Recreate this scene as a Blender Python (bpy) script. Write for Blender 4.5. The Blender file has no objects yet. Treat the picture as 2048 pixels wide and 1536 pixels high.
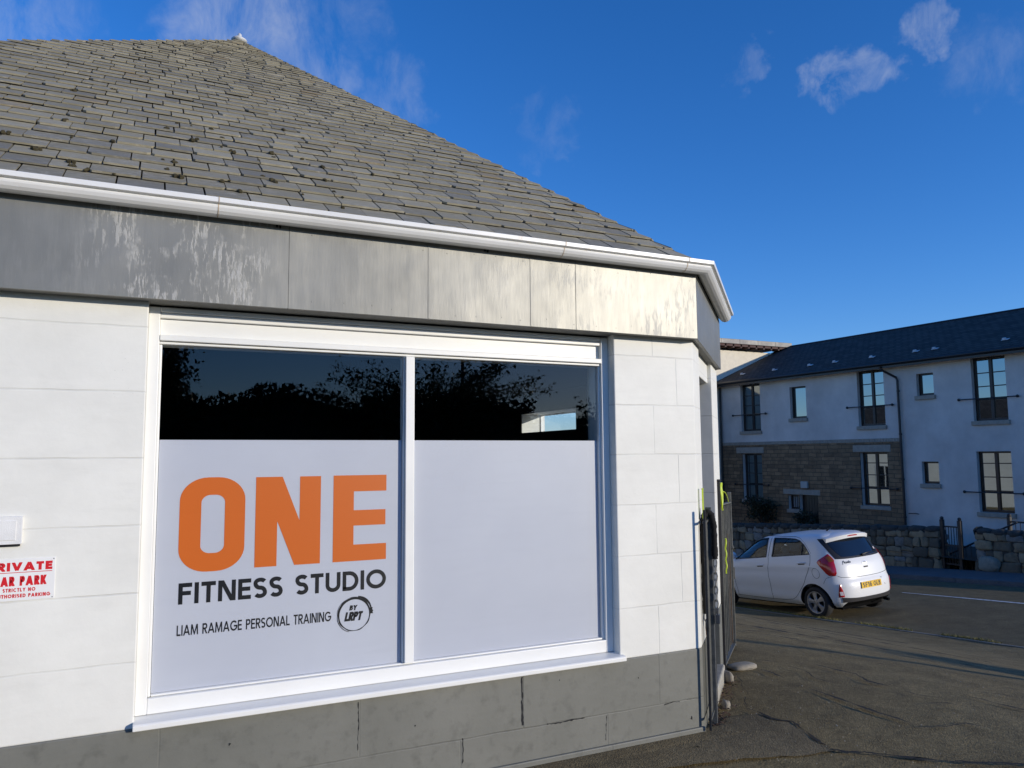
import bpy, bmesh, math, random
from mathutils import Vector, Matrix, noise as mnoise

R = math.radians
rnd = random.Random(7)
scene = bpy.context.scene
COL = scene.collection

# ------------------------------------------------------------------ camera
cam_data = bpy.data.cameras.new("camera")
cam_data.sensor_width = 36.0
cam_data.lens = 36.0 * 1544.25 / 2048.0
cam_data.clip_start = 0.05
cam_data.clip_end = 3000
cam = bpy.data.objects.new("camera", cam_data)
COL.objects.link(cam)
FW = Vector((0.43, 0.898, 0.094)).normalized()
RT = Vector((0.902, -0.431, -0.008)).normalized()
UP = RT.cross(FW).normalized()
RT = FW.cross(UP).normalized()
CAM = Vector((-2.989, -3.708, 1.6))
cam.matrix_world = Matrix(((RT.x, UP.x, -FW.x, CAM.x), (RT.y, UP.y, -FW.y, CAM.y), (RT.z, UP.z, -FW.z, CAM.z), (0, 0, 0, 1)))
scene.camera = cam

# ------------------------------------------------------------------ sun, sky, exposure
SUN_A, SUN_E = R(36), R(11.5)          # degrees right of the shop front's outward normal, height
SUN = Vector((math.sin(SUN_A) * math.cos(SUN_E), -math.cos(SUN_A) * math.cos(SUN_E), math.sin(SUN_E)))
sd = bpy.data.lights.new("sun", 'SUN')
sd.energy = 3.6
sd.angle = R(0.5)
sd.color = (1.0, 0.905, 0.755)
so = bpy.data.objects.new("sun", sd)
so.rotation_mode = 'QUATERNION'
so.rotation_quaternion = SUN.to_track_quat('Z', 'Y')
COL.objects.link(so)

world = bpy.data.worlds.new("World")
scene.world = world
world.use_nodes = True
WN, WL = world.node_tree.nodes, world.node_tree.links
WN.clear()
wout = WN.new("ShaderNodeOutputWorld")
wbg = WN.new("ShaderNodeBackground")
wbg.inputs[1].default_value = 0.14
sky = WN.new("ShaderNodeTexSky")
sky.sky_type = 'NISHITA'
sky.sun_disc = False
sky.sun_elevation = SUN_E
sky.sun_rotation = math.atan2(SUN.x, SUN.y)
sky.air_density = 1.0
sky.dust_density = 0.1
sky.ozone_density = 4.0
sky.altitude = 200
hsv = WN.new("ShaderNodeHueSaturation")
hsv.inputs['Saturation'].default_value = 1.13
hsv.inputs['Value'].default_value = 1.0
wt = WN.new("ShaderNodeMix")
wt.data_type = 'RGBA'
wt.blend_type = 'MULTIPLY'
wt.inputs['Factor'].default_value = 1.0
wt.inputs[7].default_value = (1.12, 1.16, 1.5, 1)
WL.new(sky.outputs[0], wt.inputs[6])
WL.new(wt.outputs[2], hsv.inputs['Color'])
# thin clouds: soft patches in a few directions of the sky
tc = WN.new("ShaderNodeTexCoord")
last = hsv.outputs[0]
def cam_dir(px, py):
    return ((px - 1024) / 1544.25 * RT - (py - 768) / 1544.25 * UP + FW).normalized()
wn = WN.new("ShaderNodeTexNoise")
wn.inputs['Scale'].default_value = 17
wn.inputs['Detail'].default_value = 7
wn.inputs['Roughness'].default_value = 0.66
wn.inputs['Distortion'].default_value = 0.5
wmap = WN.new("ShaderNodeMapping")
wmap.inputs['Rotation'].default_value = (0.3, 0.5, 0.2)
wmap.inputs['Scale'].default_value = (1.2, 1.0, .45)
WL.new(tc.outputs['Generated'], wmap.inputs[0])
WL.new(wmap.outputs[0], wn.inputs['Vector'])
wdn = WN.new("ShaderNodeTexNoise")
wdn.inputs['Scale'].default_value = 14
wdn.inputs['Detail'].default_value = 5
wdn.inputs['Roughness'].default_value = 0.6
WL.new(tc.outputs['Generated'], wdn.inputs['Vector'])
wsub = WN.new("ShaderNodeVectorMath")
wsub.operation = 'SUBTRACT'
WL.new(wdn.outputs['Color'], wsub.inputs[0])
wsub.inputs[1].default_value = (.5, .5, .5)
wsc = WN.new("ShaderNodeVectorMath")
wsc.operation = 'SCALE'
wsc.inputs['Scale'].default_value = .16
WL.new(wsub.outputs[0], wsc.inputs[0])
wadd = WN.new("ShaderNodeVectorMath")
wadd.operation = 'ADD'
WL.new(tc.outputs['Generated'], wadd.inputs[0])
WL.new(wsc.outputs[0], wadd.inputs[1])
acc = None
def wmath(op, a, b=None, clamp=False):
    n = WN.new("ShaderNodeMath")
    n.operation = op
    n.use_clamp = clamp
    for i, v in enumerate((a, b)):
        if v is None:
            continue
        if isinstance(v, (int, float)):
            n.inputs[i].default_value = v
        else:
            WL.new(v, n.inputs[i])
    return n.outputs[0]
for (px, py, rad, amt) in ((500, 50, 4.5, .75), (600, 130, 3.2, .5), (780, 165, 2.2, .35), (1715, 135, 1.7, .95), (1865, 45, 1.4, .7),
                           (1490, 118, 1.3, .3), (1990, 110, 2.2, .3), (40, 50, 3.5, .5), (1085, 240, 2.0, .2),
                           (690, 20, 2.0, .25), (1085, 300, 1.2, .15)):
    dv = cam_dir(px, py)
    vm = WN.new("ShaderNodeVectorMath")
    vm.operation = 'DOT_PRODUCT'
    nv = WN.new("ShaderNodeVectorMath")
    nv.operation = 'NORMALIZE'
    WL.new(wadd.outputs[0], nv.inputs[0])
    WL.new(nv.outputs[0], vm.inputs[0])
    vm.inputs[1].default_value = dv
    mr = WN.new("ShaderNodeMapRange")
    mr.interpolation_type = 'SMOOTHSTEP'
    mr.inputs['From Min'].default_value = math.cos(R(rad * 1.35))
    mr.inputs['From Max'].default_value = 1.0
    mr.inputs['To Max'].default_value = amt * .7
    WL.new(vm.outputs['Value'], mr.inputs['Value'])
    acc = mr.outputs[0] if acc is None else wmath('MAXIMUM', acc, mr.outputs[0])
nr = WN.new("ShaderNodeMapRange")
nr.inputs['From Min'].default_value = 0.36
nr.inputs['From Max'].default_value = 0.70
WL.new(wn.outputs[0], nr.inputs['Value'])
cl = wmath('MULTIPLY', acc, nr.outputs[0], True)
wmix = WN.new("ShaderNodeMix")
wmix.data_type = 'RGBA'
WL.new(cl, wmix.inputs['Factor'])
WL.new(last, wmix.inputs[6])
wmix.inputs[7].default_value = (3.6, 4.0, 5.0, 1)
WL.new(wmix.outputs[2], wbg.inputs[0])
WL.new(wbg.outputs[0], wout.inputs[0])

scene.view_settings.view_transform = 'Standard'
scene.view_settings.look = 'None'
scene.view_settings.exposure = 0.0
scene.view_settings.gamma = 1.0

# ------------------------------------------------------------------ helpers
def srgb(r, g, b):
    f = lambda c: (c / 255 / 12.92) if c <= 10 else ((c / 255 + .055) / 1.055) ** 2.4
    return (f(r), f(g), f(b), 1)

class NT:
    """small helper around a material's node tree"""
    def __init__(s, name, color=(.5, .5, .5, 1), rough=.6, metal=0., spec=.5):
        s.m = bpy.data.materials.new(name)
        s.m.use_nodes = True
        s.n, s.l = s.m.node_tree.nodes, s.m.node_tree.links
        s.b = s.n["Principled BSDF"]
        if len(color) == 3:
            color = (*color, 1)
        s.b.inputs['Base Color'].default_value = color
        s.b.inputs['Roughness'].default_value = rough
        s.b.inputs['Metallic'].default_value = metal
        s.b.inputs['Specular IOR Level'].default_value = spec
        s.tc = s.n.new("ShaderNodeTexCoord")
        s.co = s.tc.outputs['Object']
        s._bump = None
    def put(s, v, sock):
        if isinstance(v, (int, float)):
            sock.default_value = v
        elif isinstance(v, (tuple, list)):
            sock.default_value = v if len(v) == len(sock.default_value) else (*v, 1)
        else:
            s.l.new(v, sock)
    def map(s, scale=(1, 1, 1), loc=(0, 0, 0), rot=(0, 0, 0), co=None):
        n = s.n.new("ShaderNodeMapping")
        n.inputs['Scale'].default_value = scale
        n.inputs['Location'].default_value = loc
        n.inputs['Rotation'].default_value = rot
        s.l.new(co or s.co, n.inputs[0])
        return n.outputs[0]
    def noise(s, scale, detail=4, rough=.55, co=None, dist=0.):
        n = s.n.new("ShaderNodeTexNoise")
        n.inputs['Scale'].default_value = scale
        n.inputs['Detail'].default_value = detail
        n.inputs['Roughness'].default_value = rough
        n.inputs['Distortion'].default_value = dist
        s.l.new(co or s.co, n.inputs['Vector'])
        return n.outputs[0]
    def voro(s, scale, feature='F1', co=None, out=0, rand=1.):
        n = s.n.new("ShaderNodeTexVoronoi")
        n.feature = feature
        n.inputs['Scale'].default_value = scale
        n.inputs['Randomness'].default_value = rand
        s.l.new(co or s.co, n.inputs['Vector'])
        return n.outputs[out]
    def ramp(s, v, a, b, lo=0., hi=1., smooth=False):
        n = s.n.new("ShaderNodeMapRange")
        if smooth:
            n.interpolation_type = 'SMOOTHSTEP'
        n.inputs['From Min'].default_value = a
        n.inputs['From Max'].default_value = b
        n.inputs['To Min'].default_value = lo
        n.inputs['To Max'].default_value = hi
        s.put(v, n.inputs['Value'])
        return n.outputs[0]
    def math(s, op, a, b=None, clamp=False):
        n = s.n.new("ShaderNodeMath")
        n.operation = op
        n.use_clamp = clamp
        s.put(a, n.inputs[0])
        if b is not None:
            s.put(b, n.inputs[1])
        return n.outputs[0]
    def mix(s, f, a, b, blend='MIX'):
        n = s.n.new("ShaderNodeMix")
        n.data_type = 'RGBA'
        n.blend_type = blend
        s.put(f, n.inputs['Factor'])
        s.put(a, n.inputs[6])
        s.put(b, n.inputs[7])
        return n.outputs[2]
    def sep(s, co=None):
        n = s.n.new("ShaderNodeSeparateXYZ")
        s.l.new(co or s.co, n.inputs[0])
        return n.outputs
    def island(s):
        n = s.n.new("ShaderNodeNewGeometry")
        return n.outputs['Random Per Island']
    def color(s, v):
        s.put(v, s.b.inputs['Base Color'])
        return s
    def rough(s, v):
        s.put(v, s.b.inputs['Roughness'])
        return s
    def bump(s, h, strength=.3, dist=.01):
        n = s.n.new("ShaderNodeBump")
        n.inputs['Strength'].default_value = strength
        n.inputs['Distance'].default_value = dist
        s.l.new(h, n.inputs['Height'])
        if s._bump is not None:
            s.l.new(s._bump, n.inputs['Normal'])
        s._bump = n.outputs[0]
        s.l.new(s._bump, s.b.inputs['Normal'])
        return s

class MB:
    """collects shapes and links them as ONE mesh object"""
    def __init__(s):
        s.v, s.f = [], []
    def add(s, vs, fs):
        o = len(s.v)
        s.v += [tuple(v) for v in vs]
        s.f += [tuple(i + o for i in f) for f in fs]
        return s
    def box(s, x0, x1, y0, y1, z0, z1):
        return s.add([(x0, y0, z0), (x1, y0, z0), (x1, y1, z0), (x0, y1, z0), (x0, y0, z1), (x1, y0, z1), (x1, y1, z1), (x0, y1, z1)],
                     [(0, 3, 2, 1), (4, 5, 6, 7), (0, 1, 5, 4), (1, 2, 6, 5), (2, 3, 7, 6), (3, 0, 4, 7)])
    def obox(s, c, u, v, w):
        """oriented box: centre, three half vectors"""
        c, u, v, w = Vector(c), Vector(u), Vector(v), Vector(w)
        vs = [c + a * u + b * v + d * w for d in (-1, 1) for (a, b) in ((-1, -1), (1, -1), (1, 1), (-1, 1))]
        return s.add(vs, [(0, 3, 2, 1), (4, 5, 6, 7), (0, 1, 5, 4), (1, 2, 6, 5), (2, 3, 7, 6), (3, 0, 4, 7)])
    def poly(s, pts):
        return s.add(pts, [tuple(range(len(pts)))])
    def prism(s, plan, z0, z1):
        """plan: counter-clockwise (x,y) polygon"""
        n = len(plan)
        vs = [(x, y, z0) for x, y in plan] + [(x, y, z1) for x, y in plan]
        fs = [tuple(reversed(range(n))), tuple(range(n, 2 * n))] + [(i, (i + 1) % n, (i + 1) % n + n, i + n) for i in range(n)]
        return s.add(vs, fs)
    def sweep(s, rings, closed_ring=True, caps=True):
        n = len(rings[0])
        vs = [p for r in rings for p in r]
        fs = []
        for k in range(len(rings) - 1):
            for i in range(n if closed_ring else n - 1):
                j = (i + 1) % n
                fs.append((k * n + i, k * n + j, (k + 1) * n + j, (k + 1) * n + i))
        if caps and closed_ring:
            fs.append(tuple(reversed(range(n))))
            fs.append(tuple(range((len(rings) - 1) * n, len(rings) * n)))
        return s.add(vs, fs)
    def tube(s, path, r, n=8, caps=True):
        path = [Vector(p) for p in path]
        rr = r if isinstance(r, (list, tuple)) else [r] * len(path)
        rings = []
        prev = None
        for i, p in enumerate(path):
            t = (path[min(i + 1, len(path) - 1)] - path[max(i - 1, 0)]).normalized()
            if prev is None:
                a = Vector((0, 0, 1)) if abs(t.z) < .9 else Vector((1, 0, 0))
                u = t.cross(a).normalized()
            else:
                u = (prev - t * prev.dot(t)).normalized()
            prev = u
            w = t.cross(u)
            rings.append([p + rr[i] * (math.cos(2 * math.pi * k / n) * u + math.sin(2 * math.pi * k / n) * w) for k in range(n)])
        return s.sweep(rings, True, caps)
    def ball(s, c, rx, ry, rz, n=10, m=6, jit=0.):
        rings = []
        for j in range(m + 1):
            ph = math.pi * j / m
            ring = []
            for i in range(n):
                th = 2 * math.pi * i / n
                k = 1 + (rnd.uniform(-jit, jit) if 0 < j < m else 0)
                ring.append((c[0] + rx * k * math.sin(ph) * math.cos(th), c[1] + ry * k * math.sin(ph) * math.sin(th), c[2] - rz * k * math.cos(ph)))
            rings.append(ring)
        return s.sweep(rings, True, False)
    def build(s, name, mat, parent=None, smooth=False, bevel=0., seg=2, angle=40):
        me = bpy.data.meshes.new(name)
        me.from_pydata(s.v, [], s.f)
        me.materials.append(mat.m if isinstance(mat, NT) else mat)
        bm = bmesh.new()
        bm.from_mesh(me)
        if smooth:
            bmesh.ops.remove_doubles(bm, verts=bm.verts, dist=1e-6)
        bmesh.ops.recalc_face_normals(bm, faces=bm.faces) if smooth or bevel else None
        bm.to_mesh(me)
        bm.free()
        if smooth:
            for p in me.polygons:
                p.use_smooth = True
        o = bpy.data.objects.new(name, me)
        COL.objects.link(o)
        if parent is not None:
            o.parent = parent
        if bevel:
            b = o.modifiers.new("bevel", 'BEVEL')
            b.width = bevel
            b.segments = seg
            b.limit_method = 'ANGLE'
            b.angle_limit = R(angle)
            b.harden_normals = False
        return o

def tag(o, label=None, cat=None, group=None, kind=None):
    if label: o['label'] = label
    if cat: o['category'] = cat
    if group: o['group'] = group
    if kind: o['kind'] = kind
    return o

def thing(name, label, cat, loc=(0, 0, 0), rot=(0, 0, 0), group=None):
    o = bpy.data.objects.new(name, None)
    COL.objects.link(o)
    o.location = loc
    o.rotation_euler = rot
    o.empty_display_size = .2
    return tag(o, label, cat, group)

def clip_poly(poly, f):
    """keep the part of a polygon where the linear function f >= 0"""
    out = []
    for i in range(len(poly)):
        a, b = poly[i], poly[(i + 1) % len(poly)]
        fa, fb = f(a), f(b)
        if fa >= 0:
            out.append(a)
        if (fa >= 0) != (fb >= 0):
            t = fa / (fa - fb)
            out.append(tuple(a[k] + (b[k] - a[k]) * t for k in range(len(a))))
    return out

# ------------------------------------------------------------------ lettering (own stroke alphabet)
def arc(cx, cy, rx, ry, a0, a1, n=14):
    return [(cx + rx * math.cos(R(a0 + (a1 - a0) * i / n)), cy + ry * math.sin(R(a0 + (a1 - a0) * i / n))) for i in range(n + 1)]

def glyph(ch, s, wide=1.):
    """centre-line strokes in a cell of height 1; s = stroke weight"""
    h = s / 2
    W = {'I': s, ' ': .34, 'O': .92, 'G': .88, 'D': .72, 'N': .70, 'M': .92, 'A': .80, 'U': .66, 'S': .56, 'T': .56, 'F': .52, 'E': .52, 'L': .48,
         'R': .60, 'P': .58, 'B': .60, 'C': .80, 'K': .64, 'V': .76, 'Y': .70, 'H': .68, '1': .34, '6': .58}.get(ch, .6) * (wide if ch not in 'I' else 1)
    W = max(W, s)
    T, B, Lx, Rx = 1 - h, h, h, W - h
    g = {
        'I': [[(h, 0), (h, 1)]],
        'L': [[(Lx, 1), (Lx, B), (W, B)]],
        'T': [[(0, T), (W, T)], [(W / 2, 1), (W / 2, 0)]],
        'F': [[(Lx, 0), (Lx, T), (W, T)], [(Lx, .52), (W * .92, .52)]],
        'E': [[(W, T), (Lx, T), (Lx, B), (W, B)], [(Lx, .51), (W * .94, .51)]],
        'H': [[(Lx, 0), (Lx, 1)], [(Rx, 0), (Rx, 1)], [(Lx, .52), (Rx, .52)]],
        'N': [[(Lx, 0), (Lx, 1)], [(Rx, 0), (Rx, 1)], [(Lx + h * .2, 1.06), (Rx - h * .2, -.06)]],
        'M': [[(Lx, 0), (Lx + W * .06, 1)], [(Rx, 0), (Rx - W * .06, 1)], [(Lx + W * .05, 1.06), (W / 2, .08), (Rx - W * .05, 1.06)]],
        'A': [[(Lx * .7, -.03), (W / 2, 1 - h * .2)], [(W - Lx * .7, -.03), (W / 2, 1 - h * .2)], [(W * .24, .30), (W * .76, .30)]],
        'V': [[(Lx * .8, 1.03), (W / 2, .06)], [(W - Lx * .8, 1.03), (W / 2, .06)]],
        'Y': [[(Lx * .8, 1.03), (W / 2, .46)], [(W - Lx * .8, 1.03), (W / 2, .46)], [(W / 2, .52), (W / 2, 0)]],
        'K': [[(Lx, 0), (Lx, 1)], [(W - h * .6, 1.04), (Lx + h, .42)], [(Lx + W * .22, .58), (W - h * .4, -.04)]],
        'U': [[(Lx, 1), (Lx, .36)] + arc(W / 2, .36, W / 2 - h, .36 - h, 180, 360) + [(Rx, 1)]],
        'O': [arc(W / 2, .5, W / 2 - h, .5 - h, 0, 360, 36)],
        'C': [arc(W * .56, .5, W * .56 - h, .5 - h, 48, 312, 28)],
        'G': [arc(W * .53, .5, W * .53 - h, .5 - h, 42, 350, 28) + [(W * .53 + (W * .53 - h) * .98, .48), (W * .55, .48)]],
        'D': [[(Lx, B), (Lx, T), (W * .42, T)] + arc(W * .42, .5, W * .58 - h, .5 - h, 90, -90, 20) + [(Lx - h, B)]],
        'P': [[(Lx, 0), (Lx, T), (W * .55, T)] + arc(W * .55, .5 + (T - .5) / 2 + .01, W * .45 - h, (T - .49) / 2, 90, -90, 14) + [(Lx, .5)]],
        'R': [[(Lx, 0), (Lx, T), (W * .55, T)] + arc(W * .55, .5 + (T - .5) / 2 + .01, W * .45 - h, (T - .49) / 2, 90, -90, 14) + [(Lx, .5)], [(W * .42, .52), (W - h * .5, -.03)]],
        'B': [[(Lx, B), (Lx, T), (W * .5, T)] + arc(W * .5, .76, W * .42 - h, T - .76, 90, -90, 12) + [(Lx, .52)],
              [(W * .5, .52)] + arc(W * .54, .52 - (.52 - B) / 2, W * .46 - h, (.52 - B) / 2, 90, -90, 12) + [(Lx - h, B)]],
        'S': [arc(W / 2, .74, W / 2 - h, .26 - h, 28, 180, 16) + arc(W / 2, .74, W / 2 - h, .74 - .51, 180, 262, 10)[1:] + arc(W / 2, .27, W / 2 - h, .51 - .27, 82, 0, 10)[1:] + arc(W / 2, .27, W / 2 - h, .27 - h, 0, -150, 16)[1:]],
        '1': [[(W - h, 0), (W - h, 1)], [(W - h, 1 - h), (0, .72)]],
        '6': [arc(W / 2, .31, W / 2 - h, .31 - h, 0, 360, 20), [(Lx, .33), (Lx, .62)] + arc(W / 2, .62, W / 2 - h, .38 - h, 180, 40, 10)],
        ' ': [],
    }[ch]
    return W, g

def stroke_quads(line, s):
    """quads of a ribbon with mitred joins and butt ends"""
    line = [p for i, p in enumerate(line) if i == 0 or math.dist(p, line[i - 1]) > 1e-5]
    closed = len(line) > 3 and math.dist(line[0], line[-1]) < 1e-6
    P = line[:-1] if closed else line
    n = len(P)
    L, Rr = [], []
    for i in range(n):
        def d(a, b):
            l = math.dist(a, b) or 1e-9
            return ((b[0] - a[0]) / l, (b[1] - a[1]) / l)
        if closed or 0 < i < n - 1:
            d0, d1 = d(P[i - 1], P[i]), d(P[i], P[(i + 1) % n])
        elif i == 0:
            d0 = d1 = d(P[0], P[1])
        else:
            d0 = d1 = d(P[-2], P[-1])
        n0, n1 = (-d0[1], d0[0]), (-d1[1], d1[0])
        mx, my = n0[0] + n1[0], n0[1] + n1[1]
        l = math.hypot(mx, my) or 1e-9
        mx, my = mx / l, my / l
        k = 1 / max(.45, mx * n0[0] + my * n0[1])
        L.append((P[i][0] + mx * k * s / 2, P[i][1] + my * k * s / 2))
        Rr.append((P[i][0] - mx * k * s / 2, P[i][1] - my * k * s / 2))
    out = []
    for i in range(n if closed else n - 1):
        j = (i + 1) % n
        out.append([Rr[i], Rr[j], L[j], L[i]])
    return out

def text_polys(txt, s, track=.16, wide=1.):
    """list of polygons (x,y) with cap height 1, and the total width"""
    x, out = 0., []
    k = 0
    for ch in txt:
        W, g = glyph(ch, s, wide)
        for line in g:
            for q in stroke_quads(line, s):
                q = clip_poly(q, lambda p: p[1])
                q = clip_poly(q, lambda p: 1 - p[1]) if len(q) > 2 else q
                if len(q) > 2:
                    out.append(([(px + x, py) for px, py in q], k))
            k += 1
        x += W + track
    return out, x - track

def text_words(name, mat, parent, txt, s, to3d, x0, x1, z0, z1, track=.16, wide=1., shear=0., layer=6e-5):
    """each word of the line becomes a part of its own"""
    polys, w = text_polys(txt, s, track, wide)
    x, words, starts = 0., [], []
    for word in txt.split(' '):
        L = sum(glyph(c, s, wide)[0] + track for c in word)
        starts.append((x, x + L - track))
        x += L + glyph(' ', s, wide)[0] + track
    for a, b in starts:
        mb = MB()
        for q, k in polys:
            cx = sum(p[0] for p in q) / len(q)
            if a - .02 <= cx <= b + .02:
                mb.poly([to3d(x0 + (x1 - x0) * px / w + shear * (z1 - z0) * py, z0 + (z1 - z0) * py, layer * (k % 5)) for px, py in q])
        mb.build(name, mat, parent)

def text_mesh(mb, txt, s, to3d, x0, x1, z0, z1, track=.16, wide=1., shear=0., layer=6e-5):
    """lays the text between x0..x1, z0..z1 of the plane mapped by to3d(x, z, depth)"""
    polys, w = text_polys(txt, s, track, wide)
    for q, k in polys:
        pts = [to3d(x0 + (x1 - x0) * px / w + shear * (z1 - z0) * py, z0 + (z1 - z0) * py, layer * (k % 5)) for px, py in q]
        mb.poly(pts)

# ------------------------------------------------------------------ materials
def painted(name, col, rough=.55, amt=.06, bump=.12, scale=3.):
    t = NT(name, col, rough)
    n = t.noise(scale, 6, .6)
    f = t.noise(scale * 22, 3, .6)
    c = t.mix(t.ramp(n, .3, .7), tuple(c * (1 - amt) for c in col[:3]), tuple(min(1, c * (1 + amt)) for c in col[:3]))
    t.color(c)
    t.rough(t.ramp(n, .3, .7, rough - .08, rough + .08))
    t.bump(t.math('ADD', t.math('MULTIPLY', n, .6), t.math('MULTIPLY', f, .4)), bump, .006)
    return t

def block_paint(name, dark, light, verticals=True, z0=.466, joint=.5, grime=0., vs=.86, off0=-.30, off1=-.13):
    """painted stonework: shallow joints of the blocks show through the paint"""
    t = NT(name, light, .6)
    x, y, z = t.sep()
    wob = t.math('MULTIPLY', t.math('SUBTRACT', t.noise(5, 2), .5), .012)
    zz = t.math('DIVIDE', t.math('ADD', t.math('SUBTRACT', z, z0), wob), .2855)
    fr = t.math('ABSOLUTE', t.math('SUBTRACT', t.math('FRACT', t.math('ADD', zz, .5)), .5))
    hline = t.ramp(fr, .006, .018, 1, 0, True)
    row = t.math('FLOOR', zz)
    par = t.math('MODULO', t.math('ADD', row, 10), 2.)
    xs = t.math('SUBTRACT', t.math('SUBTRACT', t.math('ADD', x, y), off0), t.math('MULTIPLY', par, off1 - off0))
    xf = t.math('ABSOLUTE', t.math('SUBTRACT', t.math('FRACT', t.math('ADD', t.math('DIVIDE', t.math('ADD', xs, wob), vs), .5)), .5))
    vline = t.ramp(xf, .0015, .006, 1, 0, True)
    if verticals is not True:
        vline = t.math('MULTIPLY', vline, t.ramp(x, -.62, -.60))
    line = t.math('MAXIMUM', hline, vline)
    fade = t.ramp(t.noise(2.3, 3), .36, .62)
    line = t.math('MULTIPLY', line, t.math('ADD', t.math('MULTIPLY', fade, .75), .25))
    n = t.noise(1.7, 7, .65)
    n2 = t.noise(14, 5, .6)
    c = t.mix(t.ramp(n, .3, .72), dark, light)
    c = t.mix(t.math('MULTIPLY', line, joint), c, tuple(k * .45 for k in light[:3]))
    if grime:
        g = t.math('MULTIPLY', t.ramp(n2, .52, .72), grime)
        c = t.mix(g, c, tuple(k * .62 for k in dark[:3]))
    brush = t.noise(1, 5, .7, t.map((2.2, 2.2, 9), rot=(0, .5, 0)))
    c = t.mix(t.ramp(brush, .52, .70, 0, .35), c, tuple(min(1, k * 1.04) for k in light[:3]))
    c = t.mix(t.ramp(brush, .46, .30, 0, .30), c, tuple(k * .9 for k in dark[:3]))
    specks = t.ramp(t.voro(55), .05, .10, 1, 0)
    specks = t.math('MULTIPLY', specks, t.ramp(t.noise(3.1, 2), .60, .66))
    c = t.mix(t.math('MULTIPLY', specks, .55), c, tuple(k * .35 for k in dark[:3]))
    t.color(c)
    h = t.math('SUBTRACT', t.math('ADD', t.math('MULTIPLY', n2, .35), t.math('MULTIPLY', n, .5)), t.math('MULTIPLY', line, .55))
    t.bump(h, .45, .008)
    return t

M_white_wall = block_paint("white_masonry_paint", (.68, .675, .63), (.795, .79, .74), False, joint=.30)
M_plinth = block_paint("grey_masonry_paint", (.135, .137, .120), (.180, .180, .160), True, z0=.206, joint=.40, grime=.55, vs=.857, off0=-.313, off1=-.66)
M_white_wood = painted("white_gloss_woodwork", (.79, .79, .765), .4, .02, .05, 4)
M_gutter = NT("white_gutter_paint", (.80, .80, .79), .3)
_n = M_gutter.noise(2.2, 6, .65)
_r = M_gutter.math('MULTIPLY', M_gutter.ramp(M_gutter.noise(9, 5, .7), .60, .74), M_gutter.ramp(M_gutter.noise(1.3, 2), .50, .62))
M_gutter.color(M_gutter.mix(M_gutter.math('MULTIPLY', _r, .5), M_gutter.mix(M_gutter.ramp(_n, .3, .7), (.70, .70, .69), (.83, .83, .82)), (.45, .27, .12)))
M_gutter.bump(_n, .15, .006)
M_rust = painted("rusty_iron_joint", (.55, .43, .30), .8, .3, .3, 30)
M_dark = NT("dark_gap", (.012, .012, .014), .9)
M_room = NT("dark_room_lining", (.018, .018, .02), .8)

# grey sheet-metal fascia: streaky worn paint with a dull metallic sheen
M_fascia = NT("grey_fascia_paint", (.2, .2, .18), .42, .30, .5)
t = M_fascia
x, y, z = t.sep()
st = t.noise(1, 6, .7, t.map((26, 26, 3.2)))
st2 = t.noise(1, 4, .7, t.map((60, 60, 12)))
patch = t.math('MULTIPLY', t.ramp(x, -3.35, -3.0, 0, 1, True), t.ramp(x, -2.42, -2.62, 0, 1, True))
patch = t.math('MULTIPLY', patch, t.ramp(t.noise(5.5, 4, .6), .46, .58))
patch2 = t.math('MULTIPLY', t.ramp(x, -1.9, -.9, .06, .30), t.ramp(t.noise(3.2, 4, .6), .48, .66))
peel = t.math('MULTIPLY', t.math('MAXIMUM', patch, patch2), t.ramp(st2, .50, .60))
big = t.noise(2.4, 6, .6)
c = t.mix(t.ramp(big, .3, .72), (.198, .196, .177), (.253, .251, .232))
c = t.mix(t.math('MULTIPLY', t.ramp(st, .5, .75), .16), c, (.33, .33, .32))
c = t.mix(t.math('MULTIPLY', peel, .6), c, (.56, .56, .55))
drip = t.math('MULTIPLY', t.ramp(st, .50, .32), t.ramp(x, -1.4, -.4, .02, .16))
c = t.mix(drip, c, (.12, .12, .11))
t.color(c)
t.rough(t.math('ADD', t.ramp(st, .2, .8, .41, .48), t.math('MULTIPLY', peel, .3)))
t.bump(t.noise(1.6, 3, .5), .5, .035)
t.bump(t.math('ADD', t.math('MULTIPLY', st, .5), t.math('MULTIPLY', peel, .5)), .22, .006)
M_soffit = painted("grey_soffit_paint", (.17, .17, .16), .7, .12, .2, 6)

M_slate = NT("roof_slate", (.15, .15, .14), .62)
t = M_slate
isl = t.island()
g1 = t.noise(1, 6, .7, t.map((14, 30, 30)))
lich = t.noise(1, 6, .75, t.map((22, 60, 60)))
base = t.mix(isl, (.235, .213, .152), (.355, .322, .228))
dk = t.math('GREATER_THAN', t.math('FRACT', t.math('MULTIPLY', isl, 7.31)), .84)
base = t.mix(t.math('MULTIPLY', dk, .38), base, (.13, .13, .125))
tan = t.math('GREATER_THAN', t.math('FRACT', t.math('MULTIPLY', isl, 13.7)), .975)
base = t.mix(t.math('MULTIPLY', tan, .6), base, (.27, .21, .12))
base = t.mix(t.ramp(g1, .40, .70, 0, .35), base, (.13, .122, .105))
spot = t.math('MULTIPLY', t.ramp(lich, .5, .68), t.ramp(t.noise(3.4, 4), .38, .6))
base = t.mix(t.math('MULTIPLY', spot, .65), base, (.50, .47, .40))
t.color(base)
t.rough(t.ramp(g1, .3, .7, .5, .75))
t.bump(g1, .45, .005)
M_moss = painted("moss", (.055, .045, .02), .95, .5, .6, 60)
M_lead = painted("pale_lead", (.55, .56, .57), .5, .1, .2, 20)

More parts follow.
